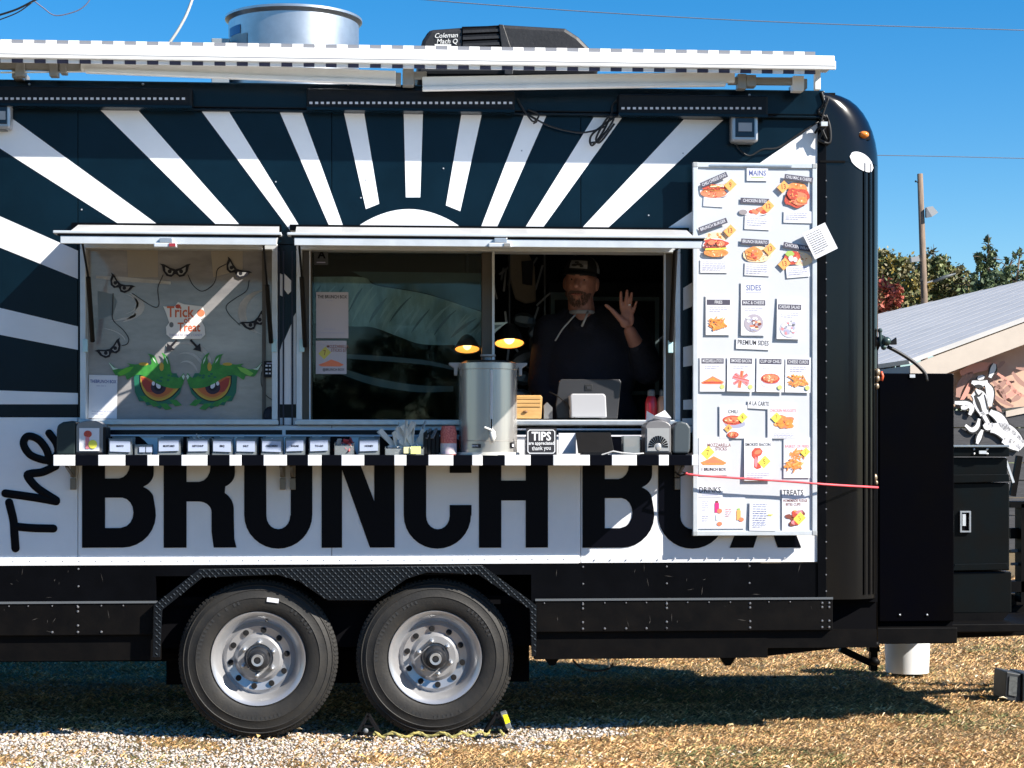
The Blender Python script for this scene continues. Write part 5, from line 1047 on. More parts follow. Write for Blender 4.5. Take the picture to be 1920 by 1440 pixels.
# wooden box
wd = M('pine_wood', (.62, .38, .15), .5, c2=(.48, .27, .09), vs=7, stretch=(1, 1, 8), bump=.05, bs=20)
o = thing('wooden_box', (PX(994, .05), .06, ZC_), 'small golden wooden box with rounded slatted lid beside the urn', 'wooden box')
Yq = -.01; build(MB().pprism([(966,785),(1015,785),(1017,745),(1014,741),(966,741)], Yq, Yq+.13), 'box_case', wd, o, bevel=.003)
for k in range(3): build(MB().pprism([(968,743+k*7),(1014,743+k*7),(1014,749+k*7),(968,749+k*7)], Yq-.006+.001*k, Yq+.01), 'slat', wd, o, bevel=.002)
build(MB().ball(P(985, 772, Yq-.004), .012, .006, .006), 'knob', M('dark_knob', (.18, .09, .04), .4), o, smooth='all')
# point of sale screen
o = thing('register_screen', (PX(1104, .1), .1, ZC_), 'grey point of sale screen on a white stand, back towards the customers', 'screen')
build(MB().pprism([(1044,785),(1042,760),(1048,716),(1052,711),(1162,711),(1165,716),(1158,785)], .10, .115), 'screen_back', M('screen_back_grey', (.035, .035, .038), .3, coat=.2), o, bevel=.004)
build(MB().pprism([(1071,783),(1069,742),(1072,738),(1132,738),(1136,742),(1138,783)], .0, .09), 'stand', M('stand_white', (.42, .42, .44), .4), o, bevel=.006)
build(frame and MB().pbox(1097, 721, 1111, 732, .096, .0995), 'square_logo', M('logo_dark', (.02, .02, .02), .4), o, bevel=.003); build(MB().pbox(1100.5, 724, 1107.5, 729, .094, .0965), 'logo_hole', M('screen_back_grey', 0), o)
build(MB().tube([P(*q) for q in ((1030,735,.12),(1045,742,.10),(1065,758,.06),(1074,780,.02),(1078,784,.0))], .003, 6), 'screen_cable', cable, None, label='black cable looping down beside the register stand', cat='cable', smooth='all')
build(MB().pprism([(1020,785),(1020,760),(1026,754),(1036,764),(1036,785)], .06, .12), 'card_reader', graypl, None, label='small dark grey card reader right of the wooden box', cat='card reader')
# bottles
for px, m_, lab in ((1221, M('ketchup_red', (.42, .01, .02), .3, coat=.3), 'red ketchup squeeze bottle on the counter'), (1243, M('sauce_tan', (.48, .25, .15), .35, coat=.3), 'tan sauce squeeze bottle beside the ketchup')):
    cc = (PX(px, .06), .06, ZC_); o = thing('sauce_bottle', cc, lab, 'sauce bottle', 'squeeze bottles on the counter'); build(MB().lathe([(.0001, 0), (.027, 0), (.029, .006), (.029, .10), (.024, .125), (.016, .135), (.0001, .136)][::-1], cc, n=20), 'bottle_body', m_, o, smooth=True)
    build(MB().lathe([(.018, .135), (.018, .158), (.012, .166), (.0001, .167)][::-1], cc, n=14), 'cap', M('clear_cap', (.12, .12, .12), .2), o, smooth=True)
# heat lamps
glow = M('lamp_glow', (.9, .4, .1), .4, em=(1, .42, .07), es=.6); bulb = M('bulb_glow', (1, .8, .5), .4, em=(1, .72, .30), es=1.6)
for px, py, rr, dy, lab in ((876,656,25,.35,'dim amber heat lamp glowing behind the dark pane, the left one'), (955,645,29,.45,'bright amber heat lamp hanging in the open serving window')):
    cc = P(px, py, dy); k = (dy+D)/F; cc = (cc[0], dy, cc[2]); R_ = rr*k
    if px == 876: cc = (PX(px, .10), .10, PZ(py, px, .10)); R_ = rr*(.1+D)/F*.97
    o = thing('heat_lamp', cc, lab, 'heat lamp', 'heat lamps over the counter'); tl = .30
    def tilt(mb, c_=cc): 
        R3 = Matrix.Rotation(-tl, 3, 'X'); mb.v = [tuple(Vector(c_)+R3 @ (Vector(v)-Vector(c_))) for v in mb.v]; return mb
    build(tilt(MB().lathe([(R_*.93, .004), (R_, .0), (R_+.003, .003), (R_*.62, .075), (R_*.35, .10), (.0001, .10)][::-1], cc, n=40)), 'lamp_shade', M('shade_dark', (.02, .018, .016), .4), o, smooth=True)
    build(tilt(MB().lathe([(R_*.985, .003), (R_*.80, .030), (R_*.55, .06), (.0001, .085)], cc, n=40)), 'shade_inside', glow, o, smooth=True)
    build(tilt(MB().ball((cc[0], cc[1], cc[2]+.03), R_*.36, R_*.36, .03, 14, 8)), 'bulb', bulb, o, smooth='all')
    build(MB().tube([(cc[0], cc[1], cc[2]+.09), (cc[0], cc[1]+.02, 2.5), (cc[0], cc[1]+.02, ZT-.07)], .006, 6), 'lamp_cord', cable, o)
# back of kitchen
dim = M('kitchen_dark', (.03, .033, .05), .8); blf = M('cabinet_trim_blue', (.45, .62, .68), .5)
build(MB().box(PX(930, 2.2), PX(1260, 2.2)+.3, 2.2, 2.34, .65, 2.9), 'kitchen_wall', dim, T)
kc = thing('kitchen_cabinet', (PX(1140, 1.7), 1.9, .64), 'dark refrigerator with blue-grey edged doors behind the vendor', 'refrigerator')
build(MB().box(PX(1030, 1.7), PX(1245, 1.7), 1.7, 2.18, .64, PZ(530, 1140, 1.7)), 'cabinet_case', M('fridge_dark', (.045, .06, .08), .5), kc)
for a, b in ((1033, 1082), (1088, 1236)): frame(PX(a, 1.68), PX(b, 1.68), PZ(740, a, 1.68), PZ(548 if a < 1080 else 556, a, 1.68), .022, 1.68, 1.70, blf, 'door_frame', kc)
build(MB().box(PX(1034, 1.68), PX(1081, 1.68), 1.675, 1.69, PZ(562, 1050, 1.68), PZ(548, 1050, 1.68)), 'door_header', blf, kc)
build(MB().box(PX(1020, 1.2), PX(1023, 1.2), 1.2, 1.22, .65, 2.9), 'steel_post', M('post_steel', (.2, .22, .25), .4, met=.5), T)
# hanging paper bag and foil shapes at left of opening
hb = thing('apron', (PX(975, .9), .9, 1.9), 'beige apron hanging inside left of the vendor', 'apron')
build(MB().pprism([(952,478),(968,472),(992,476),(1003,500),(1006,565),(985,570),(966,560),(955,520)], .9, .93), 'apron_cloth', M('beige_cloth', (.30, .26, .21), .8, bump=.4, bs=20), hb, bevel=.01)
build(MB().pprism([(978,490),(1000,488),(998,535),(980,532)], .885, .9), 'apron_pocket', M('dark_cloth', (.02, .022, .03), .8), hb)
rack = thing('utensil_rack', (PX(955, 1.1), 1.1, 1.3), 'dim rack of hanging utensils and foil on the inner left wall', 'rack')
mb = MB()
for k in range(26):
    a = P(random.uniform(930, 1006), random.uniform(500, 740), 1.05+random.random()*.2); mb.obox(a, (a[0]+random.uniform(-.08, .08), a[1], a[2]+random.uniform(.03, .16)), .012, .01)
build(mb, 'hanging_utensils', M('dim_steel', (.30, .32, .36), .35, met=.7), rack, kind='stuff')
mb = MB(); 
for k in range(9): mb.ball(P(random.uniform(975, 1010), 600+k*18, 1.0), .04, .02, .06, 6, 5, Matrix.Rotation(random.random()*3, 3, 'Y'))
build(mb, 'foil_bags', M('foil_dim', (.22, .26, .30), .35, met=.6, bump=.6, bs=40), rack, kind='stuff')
# stainless prep shelf inside behind dark pane etc. lies in the dark
# ================================================================== PERSON
def person():
    Y = .40; K = (Y+D)/F/.99
    W = lambda a, b, dy=0: Vector(P(a, b, Y+dy))
    root = thing('person', (PX(1110, Y), Y+.15, .64), 'bearded man in a dark hoodie and black cap waving from the serving window', 'person')
    hc = W(1089, 532); hr = Vector((.078, .098, .118)); turn = Matrix.Rotation(math.radians(-16), 3, 'Z') @ Matrix.Rotation(math.radians(4), 3, 'Y')
    Hh = lambda x, y, z: hc+turn @ Vector((x, y, z))
    body = MB()
    # head with sculpted features
    vs = []; nu, nv = 36, 28
    for i in range(nv+1):
        a = PI*i/nv
        for j in range(nu):
            t = 2*PI*j/nu; d = Vector((math.sin(a)*math.cos(t), math.sin(a)*math.sin(t), math.cos(a)))
            p = Vector((d.x*hr.x, d.y*hr.y, d.z*hr.z)); 
            if p.z < 0: p.x *= 1-.22*(-p.z/hr.z)**2; p.y *= 1-.10*(-p.z/hr.z)
            gs = lambda x, z, s_: math.exp(-((p.x-x)**2+(p.z-z)**2)/s_**2) if p.y < 0 else 0
            off = -.016*gs(0, .040, .03)-.014*gs(.03, .036, .02)-.014*gs(-.03, .036, .02)+.016*gs(.030, .014, .014)+.016*gs(-.030, .014, .014)-.010*gs(.042, -.018, .02)-.010*gs(-.042, -.018, .02)-.012*gs(0, -.088, .026)-.006*gs(0, -.048, .022)+.006*gs(0, -.062, .012)
            vs.append(hc+turn @ Vector((p.x, p.y+off, p.z)))
    fs = [(i*nu+j, i*nu+(j+1) % nu, (i+1)*nu+(j+1) % nu, (i+1)*nu+j)[::-1] for i in range(nv) for j in range(nu)]
    body.add(vs, fs)
    body.capsule(Hh(0, -.092, .022), Hh(0, -.120, -.022), .009, .015, 10)          # nose
    for s_ in (-1, 1):
        body.ball(Hh(s_*.012, -.108, -.026), .009, .009, .008)
        body.ball(Hh(s_*.080, .008, .0), .012, .022, .034, 10, 8, turn)            # ears
    body.capsule(Hh(0, .01, -.07), W(1092, 600, .03), .062, .072, 16)              # neck
    sh_l, sh_r = W(1032, 620, .05), W(1175, 612, .05)
    body.capsule(W(1060, 612, .05), W(1150, 608, .05), .075, .075, 16); body.ball(W(1100, 680, .06), .20, .14, .28, 20, 14); body.ball(W(1100, 790, .05), .21, .16, .26, 20, 14)
    body.capsule(sh_l, W(1022, 720, .06), .062, .055, 14); body.capsule(W(1022, 720, .06), W(1045, 800, -.02), .052, .04, 14)
    # raised arm: shoulder, elbow, wrist
    el = W(1214, 690, -.03); wr = Vector(P(1180, 617, Y-.16))
    body.capsule(sh_r, el, .064, .055, 14); body.capsule(el, wr+Vector((.004, .01, -.01)), .054, .030, 16)
    for s_ in (-1, 1): body.capsule((root.location.x+s_*.11, Y+.08, 1.18), (root.location.x+s_*.12, Y+.08, .72), .10, .07, 14); body.capsule((root.location.x+s_*.12, Y+.10, .70), (root.location.x+s_*.13, Y-.06, .68), .05, .045, 12)
    # hand
    Yh = Y-.175; Hn = lambda a, b, dy=0: Vector(P(a, b, Yh+dy))
    palm = [(1163,577),(1170,573),(1178,573),(1186,580),(1188,592),(1184,606),(1180,618),(1172,612),(1163,600)]
    body.ball(Hn(1175, 592, .004), .030, .014, .046, 14, 10, Matrix.Rotation(-.10, 3, 'Y')); body.ball(Hn(1172, 606, -.004), .026, .017, .024, 12, 8); body.ball(Hn(1166, 600, -.006), .016, .014, .026, 10, 8, Matrix.Rotation(-.5, 3, 'Y')); body.ball(Hn(1184, 598, .0), .014, .012, .034, 10, 8)
    for a, b in (((1165.5,578), (1171,574)), ((1171,574), (1178,575)), ((1178,575), (1185,583))): body.capsule(Hn(*a), Hn(*b), .011, .011, 8)
    fingers = [((1166,582),(1164.5,569),(1164,557),(1164.3,547.5),.0098,.0075), ((1172.5,578),(1173.5,566),(1175,554),(1175.8,545.5),.0100,.0078), ((1179.5,579),(1182,568),(1183.6,557),(1184.6,549.5),.0096,.0074), ((1185.5,588),(1189,580),(1191.5,572),(1193.4,566),.0085,.0066)]
    for f in fingers:
        p = [Hn(*f[0], .002), Hn(*f[1], -.002), Hn(*f[2], -.006), Hn(*f[3], -.012)]
        body.capsule(p[0], p[1], f[4]*1.04, f[4], 10); body.capsule(p[1], p[2], f[4], (f[4]+f[5])/2, 10); body.capsule(p[2], p[3], (f[4]+f[5])/2, f[5], 10)
    p = [Hn(1168, 603, -.006), Hn(1157, 592, -.012), Hn(1146, 580, -.016), Hn(1136, 572, -.018)]
    body.capsule(p[0], p[1], .017, .013, 10); body.capsule(p[1], p[2], .0135, .0105, 10); body.capsule(p[2], p[3], .0105, .0082, 10)
    o = build(body, 'body', skin, root); r_ = o.modifiers.new('r', 'REMESH'); r_.mode = 'VOXEL'; r_.voxel_size = .0045; r_.use_smooth_shade = True
    s_ = o.modifiers.new('s', 'SMOOTH'); s_.factor = .5; s_.iterations = 3
    build(MB().lathe([(.0105, -.003), (.0118, -.002), (.0118, .002), (.0105, .003)], Hn(1181, 572), 'Z', 16), 'ring', M('silver_ring', (.8, .8, .8), .15, met=1), root, smooth='all')
    # face parts
    ew = M('eye_white', (.22, .16, .14), .3); ei = M('eye_iris', (.03, .02, .015), .15)
    for s_ in (-1, 1):
        e = build(MB().ball(Hh(s_*.030, -.0735, .014), .0115), 'eye', ew, root, smooth='all'); build(MB().ball(Hh(s_*.030, -.084, .013), .0055, .003, .0055), 'iris', ei, e, smooth='all')
        build(MB().capsule(Hh(s_*.014, -.108, .034), Hh(s_*.046, -.092, .038), .005, .004, 8), 'eyebrow', M('brow_hair', (.06, .045, .035), .8), root)
    build(MB().capsule(Hh(-.022, -.094, -.060), Hh(.022, -.094, -.060), .0045, .0045, 8), 'mouth', M('lips', (.25, .08, .06), .5), root)
    hair = M('greying_beard', (.22, .13, .10), .9, c2=(.12, .07, .055), vs=90, bump=.8, bs=220)
    mb = MB(); random.seed(4)
    for k in range(330):     # short beard and moustache hairs over chin and upper lip
        t = random.uniform(-1.15, 1.15); h = random.uniform(-.112, -.045)
        if abs(t) < .35 and -.078 < h < -.052: continue
        rx = hr.x*math.sqrt(max(.05, 1-(h/hr.z)**2))*(1-.22*(h/hr.z)**2); ry = hr.y*math.sqrt(max(.05, 1-(h/hr.z)**2))*.93
        p = Vector((rx*math.sin(t), -ry*math.cos(t)-.012, h)); q = p+Vector((p.x*.05, -.004, -.012)); a, b = Hh(*p), Hh(*q); mb.tube([a, b], [.0022, .0006], 4)
    for k in range(60): t = random.uniform(-.028, .028); a = Hh(t, -.104, -.044); mb.tube([a, a+Vector((t*.3, -.004, -.010))], [.002, .0006], 4)
    build(mb, 'beard', hair, root, kind='stuff')
    # cap
    cb = M('cap_black', (.012, .012, .014), .8, bump=.2, bs=200); cl = []
    mb = MB(); rows = []
    for i in range(9):
        a = PI/2*i/8; rows.append([Hh(hr.x*1.10*math.cos(a)*math.cos(t), hr.y*1.10*math.cos(a)*math.sin(t)+.004, .052+.088*math.sin(a)**.8) for t in np.linspace(0, 2*PI, 32, endpoint=False)])
    mb.add([v for r in rows for v in r], [(i*32+j, i*32+(j+1) % 32, (i+1)*32+(j+1) % 32, (i+1)*32+j) for i in range(8) for j in range(32)])
    mb.use(cb); mb.cur = 0; cap = build(mb, 'cap', cb, root, smooth='all'); 
    mb = MB(); rows = []   # white mesh rear panels
    for i in range(7):
        a = PI/2*i/8; rows.append([Hh(hr.x*1.125*math.cos(a)*math.cos(t), hr.y*1.125*math.cos(a)*math.sin(t)+.004, .053+.089*math.sin(a)**.8) for t in np.linspace(-.35, PI+.35, 24)])
    mb.add([v for r in rows for v in r], [(i*24+j, i*24+j+1, (i+1)*24+j+1, (i+1)*24+j) for i in range(6) for j in range(23)]); build(mb, 'cap_mesh', M('cap_mesh_grey', (.30, .31, .33), .8, bump=.5, bs=300), cap, smooth='all')
    mb = MB(); vs = []      # brim
    for r1 in (0, 1):
        for t in np.linspace(-PI+.35, -.35, 15): vs.append(Hh(hr.x*1.08*math.cos(t)*(1+.05*r1), hr.y*1.08*math.sin(t)-(r1*.066*math.sin(-t)**.8), .056-.022*r1*1+.0*t))
    vs += [v+Vector((0, 0, -.004)) for v in vs]
    mb.add(vs, [(i, i+1, 16+i, 15+i) for i in range(14)]+[(30+i, 45+i, 46+i, 31+i) for i in range(14)]+[(15+i, 16+i, 46+i, 45+i) for i in range(14)]); build(mb, 'brim', cb, cap, smooth='all')
    mb = MB(); vs = []
    for z, sc_ in ((.066, 1.115), (.086, 1.10), (.106, 1.0)):
        for t in np.linspace(-2.1, -1.05, 8): vs.append(Hh(hr.x*1.13*sc_/1.115*math.cos(t), hr.y*1.13*sc_/1.115*math.sin(t)*(1-(z-.066)*2.2), z))
    mb.add(vs, [(i*8+j, i*8+j+1, i*8+j+9, i*8+j+8) for i in range(2) for j in range(7)]); pt_ = build(mb, 'cap_patch', M('patch_white', (.26, .26, .27), .7), cap)
    mb = MB(); 
    for a, b, c_ in ((-.018, .080, .014), (.004, .084, .016), (.018, .076, .010), (-.006, .094, .010)): mb.ball(Hh(a-.0, -.113, b), c_, .002, .006, 10, 6)
    build(mb, 'patch_emblem', M('emblem_dark', (.02, .02, .02), .7), cap)
    # hoodie
    hd = M('navy_hoodie', (.010, .011, .020), .9, var=.3, vs=12, bump=.5, bs=90)
    mb = MB(); mb.capsule(W(1056, 618, .05), W(1156, 614, .05), .092, .092, 16); mb.ball(W(1102, 690, .07), .245, .175, .30, 24, 16); mb.ball(W(1104, 800, .06), .255, .19, .27, 24, 16)
    mb.capsule(sh_l, W(1018, 720, .06), .085, .078, 16); mb.capsule(W(1018, 720, .06), W(1042, 790, -.01), .075, .055, 16); mb.capsule(sh_r, el+Vector((0, 0, -.005)), .092, .080, 16)
    mid = el.lerp(wr, .52); mb.capsule(el, mid, .080, .052, 18)
    mb.capsule(W(1068, 592, .07), W(1120, 592, .09), .055, .06, 14); mb.capsule(W(1064, 590, .03), W(1078, 612, -.05), .035, .03, 10); mb.capsule(W(1122, 586, .04), W(1104, 610, -.06), .036, .03, 10)
    h = build(mb, 'hoodie', hd, root); r_ = h.modifiers.new('r', 'REMESH'); r_.mode = 'VOXEL'; r_.voxel_size = .009; r_.use_smooth_shade = True; s_ = h.modifiers.new('s', 'SMOOTH'); s_.factor = .6; s_.iterations = 6
    cd_ = M('drawcord', (.40, .39, .37), .8)
    build(MB().tube(smooth_path([W(1079, 590, -.085), W(1068, 602, -.125), W(1054, 618, -.14), W(1041, 639, -.15)], 4), .0038, 6), 'drawcord', cd_, h, smooth='all')
    build(MB().tube([W(1102, 585, -.09), W(1098, 596, -.13), W(1091, 612, -.14)], .0055, 6), 'drawcord', cd_, h, smooth='all')
    build(MB().lathe([(.060, -.010), (.066, -.002), (.062, .008)], W(1091, 586, .0), 'Z', 24), 'shirt_collar', M('white_tee', (.28, .28, .29), .8), root, smooth='all')
    build(MB().box(root.location.x-.2, root.location.x+.2, Y-.08, Y+.24, .98, 1.22).capsule((root.location.x-.11, Y+.08, 1.1), (root.location.x-.12, Y+.08, .76), .12, .09, 14).capsule((root.location.x+.11, Y+.08, 1.1), (root.location.x+.12, Y+.08, .76), .12, .09, 14), 'trousers', M('dark_trousers', (.015, .016, .022), .9), root)
person()
# ================================================================== BACKGROUND
def bgp(px, py, d):  # point at depth d along the camera axis
    s = d; u = (px-960)/F; return Vector((s*(st+u*ct), -D+s*(ct-u*st), ZC+s*(850-py)/F))
def building():
    E0 = bgp(1745, 686, 25); uL = Vector((-.131, 1.0)).normalized(); uR = Vector((1.0, .131)).normalized()
    tow = lambda a, b: Vector((a*ct+b*st, -a*st+b*ct))   # camera-frame plan vector to world
    dl = tow(*uL); dr = tow(*uR); dl = Vector((dl.x, dl.y, 0)); dr = Vector((dr.x, dr.y, 0))
    n = -dl; Hh_ = E0.z; pk = 4.75; rise = .362*pk; Lb = 18.5
    r = thing('barn', (E0.x, E0.y, 0), 'white-roofed building with a black plank wall and painted gable mural', 'building')
    at = lambda a, b, z: E0*Vector((1, 1, 0)).x*0+Vector((E0.x, E0.y, 0))+dr*a+dl*b+Vector((0, 0, z))
    def slab(pts, th, name, mat):
        nn = (pts[1]-pts[0]).cross(pts[2]-pts[0]).normalized()*th; k = len(pts)
        return build(MB().add([tuple(p) for p in pts]+[tuple(p+nn) for p in pts], [tuple(range(k))[::-1], tuple(range(k, 2*k))]+[(i, (i+1) % k, (i+1) % k+k, i+k) for i in range(k)]), name, mat, r)
    rm = M('white_metal_roof', (.56, .54, .52), .5, c2=(.47, .46, .45), vs=1.5, stretch=(.6, .2, 3), bump=.2, bs=2)
    slab([at(-.45, -.45, Hh_-.0), at(pk, -.45, Hh_+rise+.17), at(pk, Lb, Hh_+rise+.17), at(-.45, Lb, Hh_)], .06, 'roof', rm)
    slab([at(2*pk+.45, -.45, Hh_), at(2*pk+.45, Lb, Hh_), at(pk, Lb, Hh_+rise+.17), at(pk, -.45, Hh_+rise+.17)], .06, 'roof', rm)
    mb = MB()
    for k in range(20):   # roof seams running down the slope
        b = k*.92; mb.obox(at(-.45, b, Hh_+.075), at(pk, b, Hh_+rise+.245), .02, .003)
    build(mb, 'roof_seams', rm, r, kind='stuff')
    fm = M('cream_fascia', (.52, .45, .38), .6, var=.08)
    slab([at(-.45, -.47, Hh_-.30), at(pk, -.47, Hh_+rise-.13), at(pk, -.47, Hh_+rise+.16), at(-.45, -.47, Hh_-.02)], -.04, 'rake_board', fm)
    slab([at(2*pk+.45, -.47, Hh_-.30), at(2*pk+.45, -.47, Hh_-.02), at(pk, -.47, Hh_+rise+.16), at(pk, -.47, Hh_+rise-.13)], -.04, 'rake_board', fm)
    slab([at(-.45, -.45, Hh_-.24), at(-.45, Lb, Hh_-.24), at(-.45, Lb, Hh_-.02), at(-.45, -.45, Hh_-.02)], .03, 'eave_board', M('grey_fascia', (.25, .25, .26), .6))
    zm = 1.92
    slab([at(0, 0, zm), at(2*pk, 0, zm), at(2*pk, 0, Hh_), at(pk, 0, Hh_+rise-.1), at(0, 0, Hh_)], -.1, 'gable_wall', M('mural_peach', (.50, .27, .20), .7, c2=(.60, .46, .34), vs=.9))
    slab([at(0, 0, 0), at(0, Lb, 0), at(0, Lb, Hh_), at(0, 0, Hh_)], .1, 'long_wall', M('barn_dark', (.03, .03, .033), .6))
    pm_ = M('black_plank', (.030, .030, .033), .55, c2=(.05, .05, .055), vs=3, stretch=(1, 1, 6), bump=.2, bs=8); z = .02
    while z < 2.3:
        h = .235; top = min(z+h-.012, 2.3)
        x_end = pk*2; o_ = [at(0, -.115, z), at(x_end, -.115, z), at(x_end, -.105, top), at(0, -.105, top)]
        if z+.1 < 1.86: slab(o_, -.03, 'plank', pm_)
        z += h
    # mural band: pale diagonal board and brown leaf strokes
    slab([at(1.0, -.13, 1.80), at(3.6, -.13, 2.30), at(3.6, -.13, 2.40), at(1.0, -.13, 1.88)], -.02, 'trim_board', fm)
    for k in range(9): 
        a = .9+k*.34; slab([at(a, -.12, zm-.02), at(a+1.2, -.12, zm-.02), at(a+1.2, -.12, zm+.1+.06*k), at(a, -.12, zm-.01+.058*k)], -.01, 'plank', pm_) if k % 3 == 0 else None
    lm = M('mural_brown', (.36, .20, .16), .7); lm2 = M('mural_rose', (.62, .28, .22), .7)
    def mstroke(pp, w_, mat, off=-.125, name='mural_stroke'):
        q = smooth_path(pp, 6); mb = MB(); pts = []
        for a, b in q:   # photo px on the gable plane
            u = (a-960)/F; v = (850-b)/F; d3 = Vector((st+u*ct, ct-u*st, v)); nrm = dl; o3 = Vector((0, -D, ZC)); p0 = at(0, off, 0); t = (p0-o3).dot(nrm)/d3.dot(nrm); pts.append(o3+d3*t)
        L_, R_ = [], []
        for i, p in enumerate(pts):
            d = (pts[min(i+1, len(pts)-1)]-pts[max(i-1, 0)]).normalized(); s_ = d.cross(nrm).normalized()*w_*.0073/2*1.45*(.45+.55*math.sin(PI*min(max(i/(len(pts)-1), .08), .92))); L_.append(p+s_); R_.append(p-s_)
        k = len(pts); vs = L_+R_; vs = vs+[p-dl*.002 for p in vs]
        fs = []
        for i in range(k-1): fs += [(i, i+1, k+i+1, k+i), (2*k+i, 3*k+i, 3*k+i+1, 2*k+i+1), (i, i+2*k, i+1+2*k, i+1), (k+i, k+i+1, 3*k+i+1, 3*k+i)]
        mb.add([tuple(p) for p in vs], fs); build(mb, name, mat, r)
    for pp, w_ in (([(1796,745),(1800,725),(1812,708),(1825,700)], 10), ([(1800,755),(1812,735),(1818,718)], 6), ([(1862,715),(1880,735),(1885,752)], 6), ([(1870,700),(1885,712),(1905,735),(1925,745)], 5), ([(1858,738),(1878,752),(1900,762)], 5), ([(1866,730),(1878,722),(1886,712)], 7), ([(1876,738),(1888,730),(1894,722)], 7), ([(1886,745),(1898,738),(1905,730)], 7), ([(1897,752),(1908,745),(1915,738)], 7),
                   ([(1898,698),(1912,715),(1930,728)], 6), ([(1872,690),(1878,682),(1884,678)], 5), ([(1905,690),(1920,692),(1935,690)], 4), ([(1868,762),(1874,770),(1876,776)], 5), ([(1800,700),(1830,690),(1870,684)], 12)):
        mstroke(pp, w_, random.choice([lm, lm, lm2]), -.13)
    wh = M('mural_white', (.66, .66, .68), .6); bk_ = M('mural_outline', (.02, .02, .02), .6)
    for pp, w_ in (([(1790,755),(1812,757),(1822,765),(1818,778)], 7), ([(1802,765),(1816,762)], 6), ([(1810,797),(1822,806),(1832,800),(1836,785)], 6), ([(1832,832),(1836,820),(1842,806)], 6), ([(1845,795),(1852,800),(1862,796)], 9),
                   ([(1826,735),(1836,745),(1840,760),(1846,778)], 20), ([(1850,720),(1856,735),(1856,762)], 10), ([(1822,716),(1836,720),(1852,716)], 8), ([(1838,704),(1840,712)], 10), ([(1856,708),(1862,692),(1865,682)], 7),
                   ([(1856,772),(1872,782),(1884,798),(1892,808)], 12), ([(1858,802),(1880,806),(1900,820),(1918,838)], 20), ([(1880,825),(1895,832),(1912,842)], 12), ([(1886,800),(1905,815),(1922,832)], 5), ([(1838,765),(1848,785),(1856,797)], 5)):
        mstroke(pp, w_+4, bk_, -.150); mstroke(pp, w_, wh, -.154)
    mstroke([(1826,728),(1834,742),(1842,736)], 2.5, bk_, -.158); mstroke([(1828,741),(1834,756),(1840,772)], 5, bk_, -.158); mstroke([(1846,740),(1850,756),(1852,768)], 2, bk_, -.158); mstroke([(1828,724),(1842,725)], 5, bk_, -.158)
building()
# utility pole with lamps
def pole():
    d = 45; b0 = bgp(1733, 600, d); r = thing('utility_pole', (b0.x, b0.y, 0), 'weathered wooden pole with flood lamps rising behind the white roof', 'utility pole')
    tm_ = M('weathered_pole', (.24, .17, .12), .85, c2=(.12, .09, .07), vs=4, stretch=(6, 6, .6), bump=.4, bs=8)
    build(MB().tube([(b0.x, b0.y, 0), tuple(bgp(1733, 560, d)), tuple(bgp(1725, 326, d))], [.09, .084, .069], 12), 'pole_shaft', tm_, r, smooth='all')
    lh = M('lamp_head_grey', (.22, .23, .24), .5)
    for a, b, s_, lab in ((1744, 398, 1, 0), (1717, 486, -1, 1)):
        c = bgp(a, b, d-.1); k = d/F
        build(MB().add([tuple(c+Vector(v)*k) for v in ((-8, -3, -11), (2, -6, -9), (14, -5, -1), (4, -3, 11), (-8, -3, 9), (-8, 6, -9), (4, 6, -8), (14, 6, 0), (4, 6, 10), (-8, 6, 8))], [(0, 1, 2, 3, 4), (9, 8, 7, 6, 5), (0, 5, 6, 1), (1, 6, 7, 2), (2, 7, 8, 3), (3, 8, 9, 4), (4, 9, 5, 0)]) if s_ > 0 else MB().add([tuple(c+Vector(v)*k) for v in ((-9, -4, -6), (7, -4, -4), (5, -4, 6), (-10, -4, 3), (-9, 6, -6), (7, 6, -4), (5, 6, 6), (-10, 6, 3))], [(0, 1, 2, 3), (7, 6, 5, 4), (0, 4, 5, 1), (1, 5, 6, 2), (2, 6, 7, 3), (3, 7, 4, 0)]), 'flood_head', lh, r)
    build(MB().tube([tuple(bgp(1750, 528, d-.1)), tuple(bgp(1770, 520, d-.1)), tuple(bgp(1792, 513, d-.1))], [.035, .045, .02], 8), 'street_lamp_arm', M('arm_dark', (.06, .07, .075), .5), r, smooth='all')
    build(MB().tube([tuple(bgp(1738, 530, d)), tuple(bgp(1752, 526, d))], .02, 6), 'lamp_bracket', lh, r)
    build(MB().ball(tuple(bgp(1717, 340, d-.1)), .025).tube([tuple(bgp(1717, 340, d-.05)), tuple(bgp(1724, 344, d))], .012, 5), 'insulator', plast, r)
    for q in ((1727, 508), (1730, 545)): build(MB().tube([tuple(bgp(q[0]-1, q[1]-18, d-.08)), tuple(bgp(q[0], q[1]+14, d-.08))], .02, 6), 'conduit', plast, r)
pole()
# overhead wires
wm = M('wire_grey', (.12, .13, .16), .6)
def over(pts, d, r_, lab, name='power_line', m_=wm, cat='power line'):
    q = smooth_path(pts, 8); build(MB().tube([tuple(bgp(a, b, d)) for a, b in q], r_, 5), name, m_, None, label=lab, cat=cat, smooth='all')
over([(640,-22),(780,-2),(1150,25),(1500,43),(1960,58)], 40, .011, 'thin power line crossing the sky above the air conditioner')
over([(1500,290),(1700,292),(1960,298)], 40, .009, 'faint power line just above the wooden pole')
over([(-20,34),(30,18),(66,0),(90,-10)], 8.2, .0048, 'thick dark cable in the top left corner of the sky', 'cable', cable, 'cable')
over([(-20,44),(30,25),(60,5)], 8.2, .0028, 'thin dark cable running under the thick one at top left', 'cable', cable, 'cable')
over([(62,0),(80,14),(104,29),(140,22),(160,10),(172,-6)], 8.2, .0028, 'drooping pale and dark wire loop at top left', 'cable', M('worn_wire', (.14, .14, .2), .5), 'cable')
